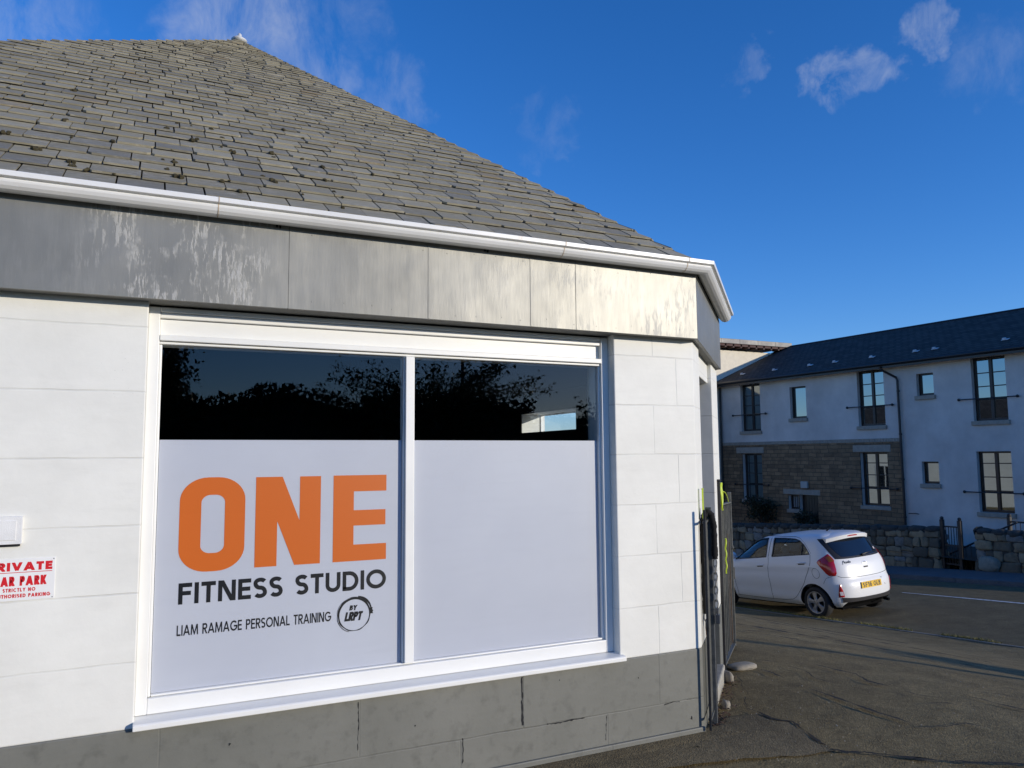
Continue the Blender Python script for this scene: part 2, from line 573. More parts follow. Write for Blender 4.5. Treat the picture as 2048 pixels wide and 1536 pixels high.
M_film = NT("white_window_film", (.56, .565, .63), .45)
_n = M_film.noise(1.3, 5, .6)
_s = M_film.noise(1, 5, .7, M_film.map((3, 3, 40)))
_c = M_film.mix(M_film.ramp(_n, .3, .7), (.575, .585, .675), (.635, .645, .73))
M_film.color(M_film.mix(M_film.ramp(_s, .5, .75, 0, .3), _c, (.55, .56, .645)))
M_orange = NT("orange_vinyl", (.74, .155, .012), .4)
M_black_vinyl = NT("black_vinyl", (.012, .012, .016), .35)
M_red_vinyl = NT("red_sign_print", (.62, .012, .02), .4)
M_sign = painted("white_sign_board", (.80, .80, .79), .35, .02, .03, 8)

# clear window glass: see-through with a mirror-like surface
def glass(name, tint=(.86, .9, .9), ior=1.5, bump=0.):
    t = NT(name)
    t.n.remove(t.b)
    tr = t.n.new("ShaderNodeBsdfTransparent")
    tr.inputs[0].default_value = (*tint, 1)
    gl = t.n.new("ShaderNodeBsdfGlossy")
    gl.inputs['Roughness'].default_value = 0.0
    fr = t.n.new("ShaderNodeFresnel")
    geo = t.n.new('ShaderNodeNewGeometry')
    t.l.new(t.ramp(geo.outputs['Backfacing'], 0, 1, ior, 1 / ior), fr.inputs[0])
    mx = t.n.new("ShaderNodeMixShader")
    t.l.new(fr.outputs[0], mx.inputs[0])
    t.l.new(tr.outputs[0], mx.inputs[1])
    t.l.new(gl.outputs[0], mx.inputs[2])
    t.l.new(mx.outputs[0], t.n["Material Output"].inputs[0])
    if bump:
        b = t.n.new("ShaderNodeBump")
        b.inputs['Strength'].default_value = bump
        b.inputs['Distance'].default_value = .01
        t.l.new(t.noise(1.2, 2), b.inputs['Height'])
        t.l.new(b.outputs[0], gl.inputs['Normal'])
    return t
M_glass = glass("clear_window_glass", (.90, .92, .92), 1.62, .002)
M_house_glass = NT("dark_house_glass", (.50, .56, .60), .02, .55, .9)
M_house_glass.b.inputs['Metallic'].default_value = 1.
M_house_glass.b.inputs['Base Color'].default_value = (.23, .26, .27, 1)
M_house_glass.bump(M_house_glass.noise(.9, 2), .02, .05)

# asphalt
def asphalt(name, lo, hi, patchy=1., speck=.25):
    t = NT(name, lo, .88, 0, .3)
    big = t.noise(.8, 7, .68)
    mid = t.noise(3.4, 8, .72)
    fine = t.noise(52, 5, .8)
    grain = t.voro(110)
    chip = t.voro(70, 'F1', None, 1)
    c = t.mix(t.ramp(big, .32, .68), lo, hi)
    c = t.mix(t.ramp(mid, .42, .72, 0, .55 * patchy), c, tuple(k * .55 for k in lo[:3]))
    c = t.mix(t.ramp(fine, .35, .7, 0, .5), c, tuple(k * .5 for k in lo[:3]))
    cs = t.n.new('ShaderNodeSeparateColor')
    t.l.new(chip, cs.inputs[0])
    c = t.mix(t.ramp(cs.outputs[0], .55, 1., 0, .17), c, tuple(min(1, k * 1.75) for k in hi[:3]))
    c = t.mix(t.ramp(cs.outputs[1], .6, 1., 0, .26), c, tuple(k * .4 for k in lo[:3]))
    sp = t.math('MULTIPLY', t.ramp(t.voro(95), .06, .14, 1, 0), t.ramp(t.noise(40, 2), .55, .62))
    c = t.mix(t.math('MULTIPLY', sp, speck), c, (.42, .40, .36))
    t.color(c)
    t.bump(t.math('ADD', fine, t.math('MULTIPLY', grain, .6)), .55, .012)
    t.bump(mid, .5, .03)
    return t
M_fore = asphalt("worn_brown_asphalt", (.172, .127, .056), (.295, .230, .112), 1.6, .35)
M_road = asphalt("dark_road_asphalt", (.127, .098, .048), (.21, .168, .086), 1.3, .3)
M_strip = asphalt("rough_gravelly_edge", (.15, .115, .06), (.245, .195, .11), 1.4, .6)
M_pave = asphalt("grey_footpath", (.12, .12, .125), (.17, .17, .17), .6, .15)
M_earth = painted("dark_earth", (.045, .042, .035), .95, .35, .8, 3)
M_crack = painted("dirt_in_cracks", (.022, .018, .013), .95, .3, .5, 30)
M_line = NT("worn_white_road_paint", (.7, .7, .68), .7)
_n = M_line.noise(18, 5, .7)
M_line.color(M_line.mix(M_line.ramp(_n, .5, .62), (.66, .66, .63), (.25, .24, .22)))
M_stone = painted("pale_stone", (.34, .32, .27), .8, .2, .7, 16)

# ------------------------------------------------------------------ ground
def sm(t):
    t = min(max(t, 0), 1)
    return t * t * (3 - 2 * t)
def zroad(X, Y):
    Y = min(max(Y, -40), 80)
    d = min(max(X - 8.93, -1), 6)
    return -1.32 - .0734 * (Y - 6.85) + .031 * d * (1 - d / 5.5)
def terr(X, Y):
    if X >= 8.05:
        return zroad(X, Y)
    k = sm((X - 1.5) / 6.55)
    return -.03 * min(max(Y, 0), 12) * (1 - k) + (zroad(8.05, Y) + .012) * k

def sheet(name, xs, ys, zf, mat, jit=0.):
    mb = MB()
    n, m = len(xs), len(ys)
    vs = [(x, y, zf(x, y) + (mnoise.noise(Vector((x * 1.7, y * 1.7, 3))) * jit if jit else 0)) for y in ys for x in xs]
    fs = [(j * n + i, j * n + i + 1, (j + 1) * n + i + 1, (j + 1) * n + i) for j in range(m - 1) for i in range(n - 1)]
    mb.add(vs, fs)
    o = mb.build(name, mat, smooth=True)
    tag(o, kind='structure')
    return o
def rng(a, b, n):
    return [a + (b - a) * i / n for i in range(n + 1)]
far = lambda a, b: [-900, -300, -120, -60] + rng(a, b, 40) + [120, 300, 900]
tag(sheet("ground", far(-40, 50), far(-45, 90), lambda x, y: terr(x, y) - .12 - (.0 if abs(x) < 60 else .3), M_earth), kind='structure')
sheet("forecourt", rng(-40, -4, 12)[:-1] + rng(-4, 8.05, 60), rng(-40, -6, 16)[:-1] + rng(-6, 12, 80) + rng(12, 60, 16)[1:], lambda x, y: terr(min(x, 8.049), y), M_fore, .012)
sheet("road", rng(8.05, 14.5, 24), rng(-40, 80, 120), zroad, M_road, .008)
sheet("footpath", [14.62] + rng(14.7, 16.45, 4), rng(-40, 80, 60), lambda x, y: zroad(14.5, y) + .11, M_pave, .006)
# garden level between the stone wall and the houses
sheet("garden_ground", rng(16.4, 40, 8), rng(-4, 40, 22), lambda x, y: max(-1.15, zroad(14.5, y) + .13), M_earth, .03)
kb = MB()
for i in range(66):
    y0, y1 = -40 + i * 1.8, -40 + i * 1.8 + 1.79
    kb.sweep([[(14.5, y, zroad(14.5, y) - .1), (14.62, y, zroad(14.5, y) - .1), (14.62, y, zroad(14.5, y) + .115), (14.515, y, zroad(14.5, y) + .112)] for y in (y0, y1)])
tag(kb.build("far_kerb", M_pave, bevel=.012), kind='structure')
kb = MB()
for i in range(60):
    y0, y1 = -40 + i * 1.5, -40 + i * 1.5 + 1.492
    kb.sweep([[(7.98, y, terr(7.98, y) - .1), (8.09, y, terr(8.05, y) - .1), (8.085, y, terr(8.0, y) + .004), (7.98, y, terr(7.98, y) + .012)] for y in (y0, y1)])
tag(kb.build("kerb_edging", painted("worn_kerb", (.17, .16, .13), .9, .25, .6, 9), bevel=.008), kind='structure')
ln = MB()
ys = rng(-40, 7.9, 60)
ln.sweep([[(11.72 + .02 * math.sin(y), y, zroad(11.72, y) + .006), (11.81 + .02 * math.sin(y * 1.3), y, zroad(11.81, y) + .006)] for y in ys], False)
tag(ln.build("painted_road_line", M_line), kind='structure')
# rough edge of the asphalt along the shop wall
st = MB()
xs = rng(-6, .2, 60)
st.sweep([[(x, .02, .019), (x, -.10, .020), (x, -.19 - .05 * mnoise.noise(Vector((x * 3, 0, 0))) - .03 * mnoise.noise(Vector((x * 11, 5, 0))), .004)] for x in xs], False)
tag(st.build("gravel_edge", M_strip, smooth=True), kind='structure')
# older darker patch of asphalt in front of the corner
pa = MB()
PP = [(-1.6, -.02), (-.02, -.02), (.06, .03), (.30, .14), (.50, .10), (.50, -.01), (.57, -.11), (.53, -.22), (.48, -.38), (.43, -.55), (.18, -.50), (-.3, -.36), (-.8, -.30), (-1.6, -.27)]
pc = (-.2, -.18)
rings_ = []
for k_ in (1., .5, .02):
    ring_ = []
    for a_, b_ in zip(PP, PP[1:] + PP[:1]):
        for i in range(8):
            x, y = a_[0] + (b_[0] - a_[0]) * i / 8, a_[1] + (b_[1] - a_[1]) * i / 8
            x, y = pc[0] + (x - pc[0]) * k_, pc[1] + (y - pc[1]) * k_
            if k_ == 1. and y < -.03:
                x += .03 * mnoise.noise(Vector((x * 9, y * 9, 1)))
                y += .03 * mnoise.noise(Vector((x * 9, y * 9, 5)))
            ring_.append((x, y, terr(x, y) + (.0155 if k_ < 1 else .012)))
    rings_.append(ring_)
pa.sweep(rings_, True, False)
tag(pa.build("asphalt_patch", M_strip, smooth=True), kind='structure')
# cracks in the old asphalt
CR = [[(2.64, 2.71), (2.81, 2.39), (2.90, 2.07), (3.02, 1.88), (3.13, 1.60), (3.17, 1.29)], [(2.23, 2.22), (2.48, 1.94), (2.57, 1.53)],
      [(1.27, 0.96), (1.29, 0.84), (1.25, 0.63)],
      [(1.19, 0.32), (1.17, 0.10), (1.16, -0.15), (1.16, -0.37), (1.17, -0.52), (1.31, -0.58), (1.45, -0.60), (1.49, -0.68)],
      [(1.75, 0.87), (1.77, 0.68), (1.80, 0.46), (1.69, 0.30), (1.71, 0.15), (1.83, 0.17)], [(1.69, 0.00), (1.70, -0.10), (1.75, -0.18)],
      [(0.51, 0.13), (0.50, -0.01), (0.57, -0.11), (0.53, -0.22), (0.48, -0.38), (0.43, -0.55), (0.52, -0.63), (0.64, -0.73), (0.74, -0.84), (0.92, -0.97), (1.13, -1.12), (1.5, -1.3)],
      [(2.00, -0.25), (2.01, -0.40), (2.04, -0.56), (2.2, -.8)], [(1.53, 0.87), (1.54, 0.74), (1.44, 0.54), (1.44, 0.34)], [(1.49, 1.15), (1.57, 0.99)],
      [(1.03, 0.89), (0.75, 0.47), (0.50, 0.21), (0.51, 0.13)], [(3.6, 3.3), (3.9, 2.4), (4.2, 1.9), (4.3, 1.1)], [(5.2, 5.6), (5.5, 4.2), (6.1, 3.4)]]
cr = MB()
crr = random.Random(3)
def crack(pl, w):
    P = []
    for a, b in zip(pl, pl[1:]):
        n = max(3, int(math.dist(a, b) / .02))
        P += [(a[0] + (b[0] - a[0]) * i / n, a[1] + (b[1] - a[1]) * i / n) for i in range(n)]
    P.append(pl[-1])
    rings = []
    for i, (x, y) in enumerate(P):
        x += .022 * mnoise.noise(Vector((x * 7, y * 7, 1))) + .012 * mnoise.noise(Vector((x * 31, y * 31, 2)))
        y += .022 * mnoise.noise(Vector((x * 7, y * 7, 8))) + .012 * mnoise.noise(Vector((x * 31, y * 31, 9)))
        k = w * max(.12, .75 + 1.3 * mnoise.noise(Vector((x * 9, y * 9, 4)))) * min(1, (i + 1) / 5, (len(P) - i) / 5)
        rings.append([(x - k * .7, y - k * .4, terr(x, y) + .016), (x + k * .7, y + k * .4, terr(x, y) + .016)])
    cr.sweep(rings, False)
for i, pl in enumerate(CR):
    crack(pl, (.020, .010, .009, .013, .014, .013, .016, .010, .010, .009, .007, .013, .013)[i])
for i in range(26):
    x, y = crr.uniform(.6, 3.4), crr.uniform(-.9, 2.4)
    a = crr.uniform(1.7, 2.6)
    l = crr.uniform(.06, .28)
    crack([(x, y), (x + l * .5 * math.cos(a), y + l * .5 * math.sin(a)), (x + l * math.cos(a + .4), y + l * math.sin(a + .4))], crr.uniform(.005, .012))
tag(cr.build("asphalt_cracks", M_crack), kind='structure')
# loose pale grit, weeds along the kerb
gr = MB()
for i in range(200):
    x, y = crr.gauss(.35, .45), crr.gauss(-.15, .35)
    if i > 110:
        x, y = crr.uniform(.2, 3.), crr.uniform(-1.2, 1.5)
    if y > -.02 and x < max(0, y) + .05:
        continue
    r = crr.uniform(.0015, .0045)
    gr.ball((x, y, terr(x, y) + r * .6 + .01), r, r * crr.uniform(.6, 1.2), r * .7, 5, 3, .25)
tag(gr.build("loose_grit", M_stone), "pale loose grit scattered over the worn forecourt asphalt", "grit", kind='stuff')
M_weed = painted("kerb_weed", (.19, .175, .055), .9, .4, .2, 20)
wd = MB()
for i in range(4200):
    y = crr.uniform(1.5, 9.5)
    if mnoise.noise(Vector((0, y * 1.4, 0))) + .25 * crr.random() < -.05:
        continue
    x = 8.10 + crr.gauss(0, .020)
    z = terr(x, y)
    a, h = crr.uniform(0, 6.28), crr.uniform(.015, .065)
    w = .006
    wd.poly([(x - w * math.cos(a), y - w * math.sin(a), z), (x + w * math.cos(a), y + w * math.sin(a), z), (x + h * .5 * math.sin(a), y + h * .5 * math.cos(a), z + h)])
tag(wd.build("kerb_weeds", M_weed), "thin line of weeds and moss growing along the kerb", "weeds", kind='stuff')

# ------------------------------------------------------------------ the shop
shop = thing("fitness_studio_building", "single-storey corner shop with white painted blocks, grey fascia and hipped slate roof", "building")
Q = .70710678
def ch(t, off=0., z=0.):
    """point on the cut-off corner wall: t along it, off outward"""
    return (t * Q + off * Q, t * Q - off * Q, z)
WT = 2.31      # wall top
wl = MB()
# left pier of the front, with the end by the recessed doorway
wl.box(-3.56, -2.98, 0, .30, .48, WT)
# right pier with the cut-off corner
wl.prism([(-.565, 0), (0, 0), ch(.345)[:2], (ch(.345)[0] - .22, ch(.345)[1] + .22), (-.565, .30)], .48, WT)
# far pier of the cut-off corner and the side wall with its high window
a, b = ch(1.24)[:2], ch(1.72)[:2]
wl.prism([a, b, (b[0] - .30, b[1] + .12), (a[0] - .40, a[1] + .40)], .48, WT)
wl.prism([(b[0], b[1] + .001), (b[0], 2.96), (b[0] - .30, 2.96), (b[0] - .30, b[1] + .1205)], .48, WT)
wl.prism([(a[0] - .4005, a[1] + .401), (a[0] - .30, a[1] + .50), (a[0] - .55, a[1] + .75), (a[0] - .65, a[1] + .65)], .48, WT)
wl.box(b[0] - .30, b[0], 2.96, 4.20, .48, 1.87)
wl.box(b[0] - .30, b[0], 2.96, 4.20, 2.08, WT)
wl.box(b[0] - .30, b[0], 4.20, 9.9, .48, WT)
wl.box(-5.6, b[0], 9.9, 10.2, .0, WT)
wl.box(-5.6, -5.3, 0, 9.9, .0, WT)
wl.box(-5.3, -4.62, 0, .30, .48, WT)
# lintel over the corner doorway
l0, l1 = ch(.345), ch(1.24)
wl.prism([ch(.347, -.03)[:2], ch(1.238, -.03)[:2], ch(1.238, -.28)[:2], ch(.347, -.28)[:2]], 2.14, WT)
wl.build("wall", M_white_wall, shop, bevel=.006)
pl = MB()
e = .004
pl.prism([(-3.56 - e, -e), (0, -e), ch(.345 + e, e)[:2], (ch(.345)[0] - .2, ch(.345)[1] + .2), (-.5, .31), (-3.56 - e, .31)], -.35, .481)
pl.prism([ch(1.24 - e, e)[:2], (b[0] + e, b[1] - e), (b[0] - .31, b[1] + .12), (a[0] - .41, a[1] + .40)], -1.6, .481)
pl.prism([(b[0] + e, b[1] - e + .001), (b[0] + e, 9.9), (b[0] - .31, 9.9), (b[0] - .31, b[1] + .121)], -1.6, .481)
pl.prism([(a[0] - .411, a[1] + .401), (a[0] - .30, a[1] + .51), (a[0] - .55, a[1] + .76), (a[0] - .66, a[1] + .65)], -.4, .481)
pl.box(-5.6, -4.62 + e, -e, .31, -.35, .481)
# low projecting base course
pl.box(-3.565, .0, -.022, -e, -.3, .045)
pl.build("plinth", M_plinth, shop, bevel=.006)
pcx = MB()
pr_ = random.Random(2)
def plinth_crack(pts, w, dens=.012):
    P = []
    for a_, b_ in zip(pts, pts[1:]):
        n_ = max(2, int(math.dist(a_, b_) / dens))
        P += [(a_[0] + (b_[0] - a_[0]) * i / n_, a_[1] + (b_[1] - a_[1]) * i / n_) for i in range(n_)]
    P.append(pts[-1])
    pcx.sweep([[(x + pr_.gauss(0, .0015) - w * .5 * vx, -.0052, z + pr_.gauss(0, .0015) - w * .5 * vz), (x + pr_.gauss(0, .0012) + w * .5 * vx * pr_.uniform(.2, 1.4), -.0052, z + w * .5 * vz * pr_.uniform(.2, 1.4))] for (x, z) in P for vx, vz in [((1, 0) if abs(pts[0][0] - pts[-1][0]) < .05 else (0, 1))]], False)
plinth_crack([(-1.174, .465), (-1.170, .38), (-1.173, .30), (-1.171, .222)], .010)
plinth_crack([(-1.03, .207), (-.95, .204), (-.88, .208), (-.80, .205)], .006)
plinth_crack([(-.28, .200), (-.22, .206), (-.17, .203)], .005)
plinth_crack([(-.12, .206), (-.04, .202)], .004)
plinth_crack([(-1.503, .21), (-1.500, .15), (-1.504, .09)], .004)
plinth_crack([(-2.03, .46), (-2.027, .35), (-2.031, .24)], .003)
plinth_crack([(-.66, .20), (-.664, .15), (-.67, .07)], .003)
for (x, z, r) in ((-.09, .10, .009), (-.45, .37, .004), (-2.6, .36, .006), (-1.75, .31, .004), (-.95, .42, .003)):
    pcx.poly([(x + r * pr_.uniform(.4, 1.2) * math.cos(a_), -.0052, z + 1.4 * r * pr_.uniform(.4, 1.2) * math.sin(a_)) for a_ in [k_ * .9 for k_ in range(7)]])
tag(pcx.build("plinth_crack", M_dark, shop), kind="stuff")
# doorway at the left edge, and the corner door
dm = painted("dark_painted_door", (.02, .022, .03), .4, .1, .05, 4)
db = MB()
db.box(-4.62, -3.56, .75, .80, .02, 2.1)
db.box(-4.55, -3.63, .735, .75, .15, 1.0).box(-4.55, -3.63, .735, .75, 1.1, 2.0)
db.build("door", dm, shop, bevel=.004)
db = MB()
db.prism([ch(.36, -.55)[:2], ch(1.23, -.55)[:2], ch(1.23, -.60)[:2], ch(.36, -.60)[:2]], .1, 2.13)
db.build("door", dm, shop, bevel=.004)
db = MB()
db.box(-4.62, -3.56, .80, .84, -.1, 2.31)
db.build("door_backing", M_dark, shop)
db = MB()
db.prism([ch(.35, .03)[:2], ch(1.235, .03)[:2], ch(1.235, -.60)[:2], ch(.35, -.60)[:2]], -.3, .085)
db.build("door_step", M_stone, shop, bevel=.01)
# near-black lining added to keep the studio interior dark, with the high side window
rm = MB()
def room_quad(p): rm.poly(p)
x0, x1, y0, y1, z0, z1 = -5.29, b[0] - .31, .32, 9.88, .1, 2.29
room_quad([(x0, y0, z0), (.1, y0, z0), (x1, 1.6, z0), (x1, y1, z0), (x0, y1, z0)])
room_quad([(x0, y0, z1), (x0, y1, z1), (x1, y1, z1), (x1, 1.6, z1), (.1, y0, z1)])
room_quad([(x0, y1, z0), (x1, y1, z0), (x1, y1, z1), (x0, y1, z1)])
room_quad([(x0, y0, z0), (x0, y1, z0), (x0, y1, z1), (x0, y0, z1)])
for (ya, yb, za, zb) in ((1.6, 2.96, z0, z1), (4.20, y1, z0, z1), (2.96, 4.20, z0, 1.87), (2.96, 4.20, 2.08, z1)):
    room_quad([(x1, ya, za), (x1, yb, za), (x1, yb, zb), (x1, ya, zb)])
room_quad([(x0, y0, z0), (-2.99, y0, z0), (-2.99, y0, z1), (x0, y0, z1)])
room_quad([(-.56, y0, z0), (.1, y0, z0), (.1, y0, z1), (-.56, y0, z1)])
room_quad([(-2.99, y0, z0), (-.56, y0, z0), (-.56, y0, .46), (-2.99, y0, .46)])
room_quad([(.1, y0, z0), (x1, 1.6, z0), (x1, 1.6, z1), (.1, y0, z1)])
rm.build("blackout_lining", M_room, shop)
sw = MB()
sw.box(b[0] - .06, b[0] - .03, 2.961, 2.975, 1.871, 2.079).box(b[0] - .06, b[0] - .03, 4.185, 4.199, 1.871, 2.079)
sw.box(b[0] - .06, b[0] - .03, 2.976, 4.184, 1.871, 1.885).box(b[0] - .06, b[0] - .03, 2.976, 4.184, 2.065, 2.079)
sw = sw.build("side_window", M_white_wood, shop)
sp = MB()
sp.poly([(b[0] - .045, 2.976, 1.885), (b[0] - .045, 4.184, 1.885), (b[0] - .045, 4.184, 2.065), (b[0] - .045, 2.976, 2.065)])
sp.build("pane", glass("side_window_glass", (.9, .95, 1.)), sw)

# --- shop window (frame with its panes, film, lettering and sill)
XL, XR, FY = -2.98, -.565, .062
wf = MB()
wf.box(XL, -2.932, FY, .20, .512, 2.285)                 # left stile
wf.box(-.612, XR, FY, .20, .512, 2.285)                  # right stile
wf.box(-2.932, -.612, FY, .20, 2.262, 2.285)             # head, upper moulding
wf.box(-2.932, -.612, FY + .008, .20, 2.236, 2.2605)     # head, lower moulding
wf.box(-2.932, -.612, FY + .028, .19, 2.160, 2.2345)     # panel over the glass
wf.box(-2.932, -.612, FY - .006, .19, 2.132, 2.1585)     # transom
wf.box(-2.932, -.612, FY + .012, .19, 2.118, 2.1305)
wf.box(-2.932, -.612, FY, .20, .512, .578)               # bottom rail
# slim beads round the glass
for (xa, xb) in ((-2.932, -2.920), (-.624, -.612)):
    wf.box(xa, xb, FY + .018, .14, .58, 2.117)
wf.box(-2.919, -.625, FY + .02, .14, .579, .588)
win = wf.build("shop_window", M_white_wood, shop, bevel=.004, seg=3)
mu = MB()
mu.box(-1.782, -1.737, FY + .002, .15, .589, 2.117)
mu.box(-1.789, -1.7835, FY + .02, .14, .589, 2.117).box(-1.7355, -1.730, FY + .02, .14, .589, 2.117)
mu.build("mullion", M_white_wood, win, bevel=.004, seg=3)
si = MB()
si.sweep([[(x, .10, .440), (x, .10, .5115), (x, -.036, .506), (x, -.042, .500), (x, -.042, .480), (x, -.030, .476), (x, -.004, .474)] for x in (-2.985, -.548)])
si.build("sill", M_white_wood, win, bevel=.003)
for (xa, xb) in ((-2.919, -1.790), (-1.729, -.625)):
    pn = MB()
    pn.poly([(xa, .096, .589), (xb, .096, .589), (xb, .096, 2.1165), (xa, .096, 2.1165)])
    pn.build("pane", M_glass, win)
    fm = MB()
    fm.box(xa + .001, xb - .001, .104, .106, .589, 1.689)
    fm.build("film", M_film, win)

FD = .1030
def on_film(x, z, d): return (x, FD - d, z)
le = MB()
# O: heavy rounded ring
def rrect(x0, x1, z0, z1, rx, rz, n=10):
    P = []
    for (cx, cz, a0) in ((x1 - rx, z1 - rz, 0), (x0 + rx, z1 - rz, 90), (x0 + rx, z0 + rz, 180), (x1 - rx, z0 + rz, 270)):
        P += [(cx + rx * math.cos(R(a0 + 90 * i / n)), cz + rz * math.sin(R(a0 + 90 * i / n))) for i in range(n + 1)]
    return P
o_, i_ = rrect(-2.826, -2.545, 1.094, 1.518, .120, .105), rrect(-2.735, -2.634, 1.176, 1.438, .040, .035)
n = len(o_)
for k in range(n):
    j = (k + 1) % n
    le.poly([on_film(*o_[k], 0), on_film(*o_[j], 0), on_film(*i_[j], 0), on_film(*i_[k], 0)])
nx, nw, nb, nt = -2.499, .302, 1.098, 1.515
for P in ([(0, 0), (.33, 0), (.33, 1), (0, 1)], [(.67, 0), (1, 0), (1, 1), (.67, 1)], [(.33, 1), (.33, .50), (.60, 0), (.67, 0), (.67, .50), (.40, 1)]):
    le.poly([on_film(nx + nw * x, nb + (nt - nb) * z, 0) for x, z in P])
ex, ew, eb, et = -2.136, .266, 1.098, 1.516
for P in ([(0, 0), (.38, 0), (.38, 1), (0, 1)], [(.38, .81), (1, .81), (1, 1), (.38, 1)], [(.38, .41), (.985, .41), (.985, .59), (.38, .59)], [(.38, 0), (1, 0), (1, .19), (.38, .19)]):
    le.poly([on_film(ex + ew * x, eb + (et - eb) * z, 0) for x, z in P])
le.build("lettering", M_orange, win)["label"] = "heavy orange letters ONE"
lb = MB()
text_words("lettering", M_black_vinyl, win, "FITNESS STUDIO", .20, on_film, -2.820, -1.869, .957, 1.050, track=.12, wide=1.22)
text_words("lettering", M_black_vinyl, win, "LIAM RAMAGE PERSONAL TRAINING", .165, on_film, -2.822, -2.140, .8205, .8665, track=.11, wide=1.12)
text_mesh(lb, "BY", .24, on_film, -2.052, -2.016, .862, .886, track=.02, shear=.22)
text_mesh(lb, "LRPT", .26, on_film, -2.076, -1.992, .812, .855, track=.01, shear=.22)
# brushed ring round the initials
def ring(cx, cz, r0f, r1f, a0, a1, n=90, d=0.):
    for k in range(n):
        A, B = R(a0 + (a1 - a0) * k / n), R(a0 + (a1 - a0) * (k + 1) / n)
        lb.poly([on_film(cx + r * math.cos(t), cz + r * math.sin(t), d) for r, t in ((r0f(A), A), (r1f(A), A), (r1f(B), B), (r0f(B), B))])
cx, cz = -2.026, .840
ring(cx, cz, lambda a: .0735, lambda a: .0775 + .0075 * (0.5 + 0.5 * math.sin(a - .2)) + .0012 * math.sin(9 * a), 0, 360)
ring(cx - .002, cz + .001, lambda a: .0835, lambda a: .0835 + .0016 * abs(math.sin(3 * a)), 60, 250, 50, 3e-5)
ring(cx - .004, cz - .002, lambda a: .0785, lambda a: .0795 + .002 * abs(math.sin(2 * a)), 110, 255, 40, 6e-5)
ring(cx + .003, cz + .003, lambda a: .080, lambda a: .083 + .007 * max(0, math.sin(2 * (a - .1))), 5, 80, 30, 9e-5)
ring(cx + .002, cz + .002, lambda a: .072, lambda a: .090 - .002 * math.sin(40 * a), -2, 18, 12, 1.2e-4)
lb.build("round_emblem", M_black_vinyl, win)

# --- fascia: two front boards, the corner board and the side
PC = Vector((-.033, -.09, 0))
fz0, fz1 = 2.291, 2.690
fa = MB()
fa.box(-5.7, -2.4015, -.09, -.07, fz0, fz1)
fa.prism([(-2.3985, -.09), (PC.x, PC.y), (PC.x - .008, PC.y + .02), (-2.3985, -.07)], fz0, fz1)
PE = PC + Vector((Q, Q, 0)) * 1.76
fa.prism([(PC.x + .002, PC.y + .001), (PE.x, PE.y), (PE.x - .014, PE.y + .014), (PC.x - .006, PC.y + .022)], fz0 - .002, fz1)
fa.box(PE.x - .02, PE.x, PE.y + .003, 10.3, fz0, fz1)
fa.box(-5.72, -5.70, -.09, 10.3, fz0, fz1)
fa.box(-5.7, PE.x, 10.28, 10.3, fz0, fz1)
# standing seams of the sheet metal and the corner cover strip
for xs_ in (-1.715, -1.14, -.86, -4.2):
    fa.box(xs_ - .004, xs_ + .004, -.0925, -.0895, fz0 + .002, fz1)
fa.box(-2.400, -2.394, -.0918, -.0895, fz0, fz1)
nh = random.Random(5)
for i in range(34):
    xx = -2.3 + 2.25 * (i % 17) / 16 + nh.uniform(-.03, .03)
    zz = (fz0 + .035 if i < 17 else fz1 - .045) + nh.uniform(-.012, .012)
    fa.ball((xx, -.0900, zz), .0030, .0012, .0030, 6, 4)
fascia = fa.build("fascia", M_fascia, shop, bevel=.003)
so_ = MB()
so_.prism([(-5.69, -.072), (PC.x - .01, PC.y + .018), (PE.x - .018, PE.y + .012), (PE.x - .018, 10.28), (-5.69, 10.28)], 2.2935, 2.3095)
so_.build("soffit", M_soffit, shop)
dk = MB()
dk.box(-2.402, -2.398, -.085, -.075, fz0, fz1)
dk.build("fascia_joint", M_dark, shop)

# --- gutter along the eaves (ogee profile), mitred at the corner
prof = [(.0, 2.738), (.0, 2.700), (.020, 2.676), (.040, 2.668), (.056, 2.669), (.072, 2.675), (.085, 2.686), (.093, 2.699), (.095, 2.708), (.092, 2.711),
        (.092, 2.715), (.112, 2.717), (.114, 2.739), (.104, 2.741), (.098, 2.722), (.060, 2.700), (.012, 2.702), (.008, 2.738)]
def gutter_path(d):
    """corner points of the eaves line moved outward by d from the fascia faces"""
    k = math.tan(R(22.5))
    return [(-5.72 - d, 10.2), (-5.72 - d, -.09 - d), (PC.x + d * k, PC.y - d), (PE.x + d * (Q + .0) + .0, PE.y - d * Q + d * (1 - Q) * 0)]
gm = MB()
rings = []
def gp(i):
    out = []
    for d, z in prof:
        d += .001
        if i == 0: p = (-5.7, -.09 - d)
        elif i == 1: p = (PC.x + d * math.tan(R(22.5)), PC.y - d)
        elif i == 2: p = (PE.x + d * Q - .02, PE.y - d * Q - .02)
        out.append((p[0], p[1], z))
    return out
def lerp_ring(a, b, t): return [tuple(a[k][c] + (b[k][c] - a[k][c]) * t for c in range(3)) for k in range(len(a))]
A0, A1, A2 = gp(0), gp(1), gp(2)
gm.sweep([A0] + [lerp_ring(A0, A1, i / 40) for i in range(1, 40)] + [A1] + [lerp_ring(A1, A2, i / 8) for i in range(1, 8)] + [A2])
gut = gm.build("gutter", M_gutter, shop, bevel=.002)
for (xj) in (-2.72, -.985, -.165):
    jn = MB()
    r0 = [(xj - .002, -.09 - d * 1.012 - .0015, 2.70 + (z - 2.70) * 1.02) for d, z in prof[1:13]]
    r1 = [(xj + .002, y, z) for _, y, z in r0]
    jn.sweep([r0, r1], False)
    jn.build("gutter_joint", M_rust, gut)
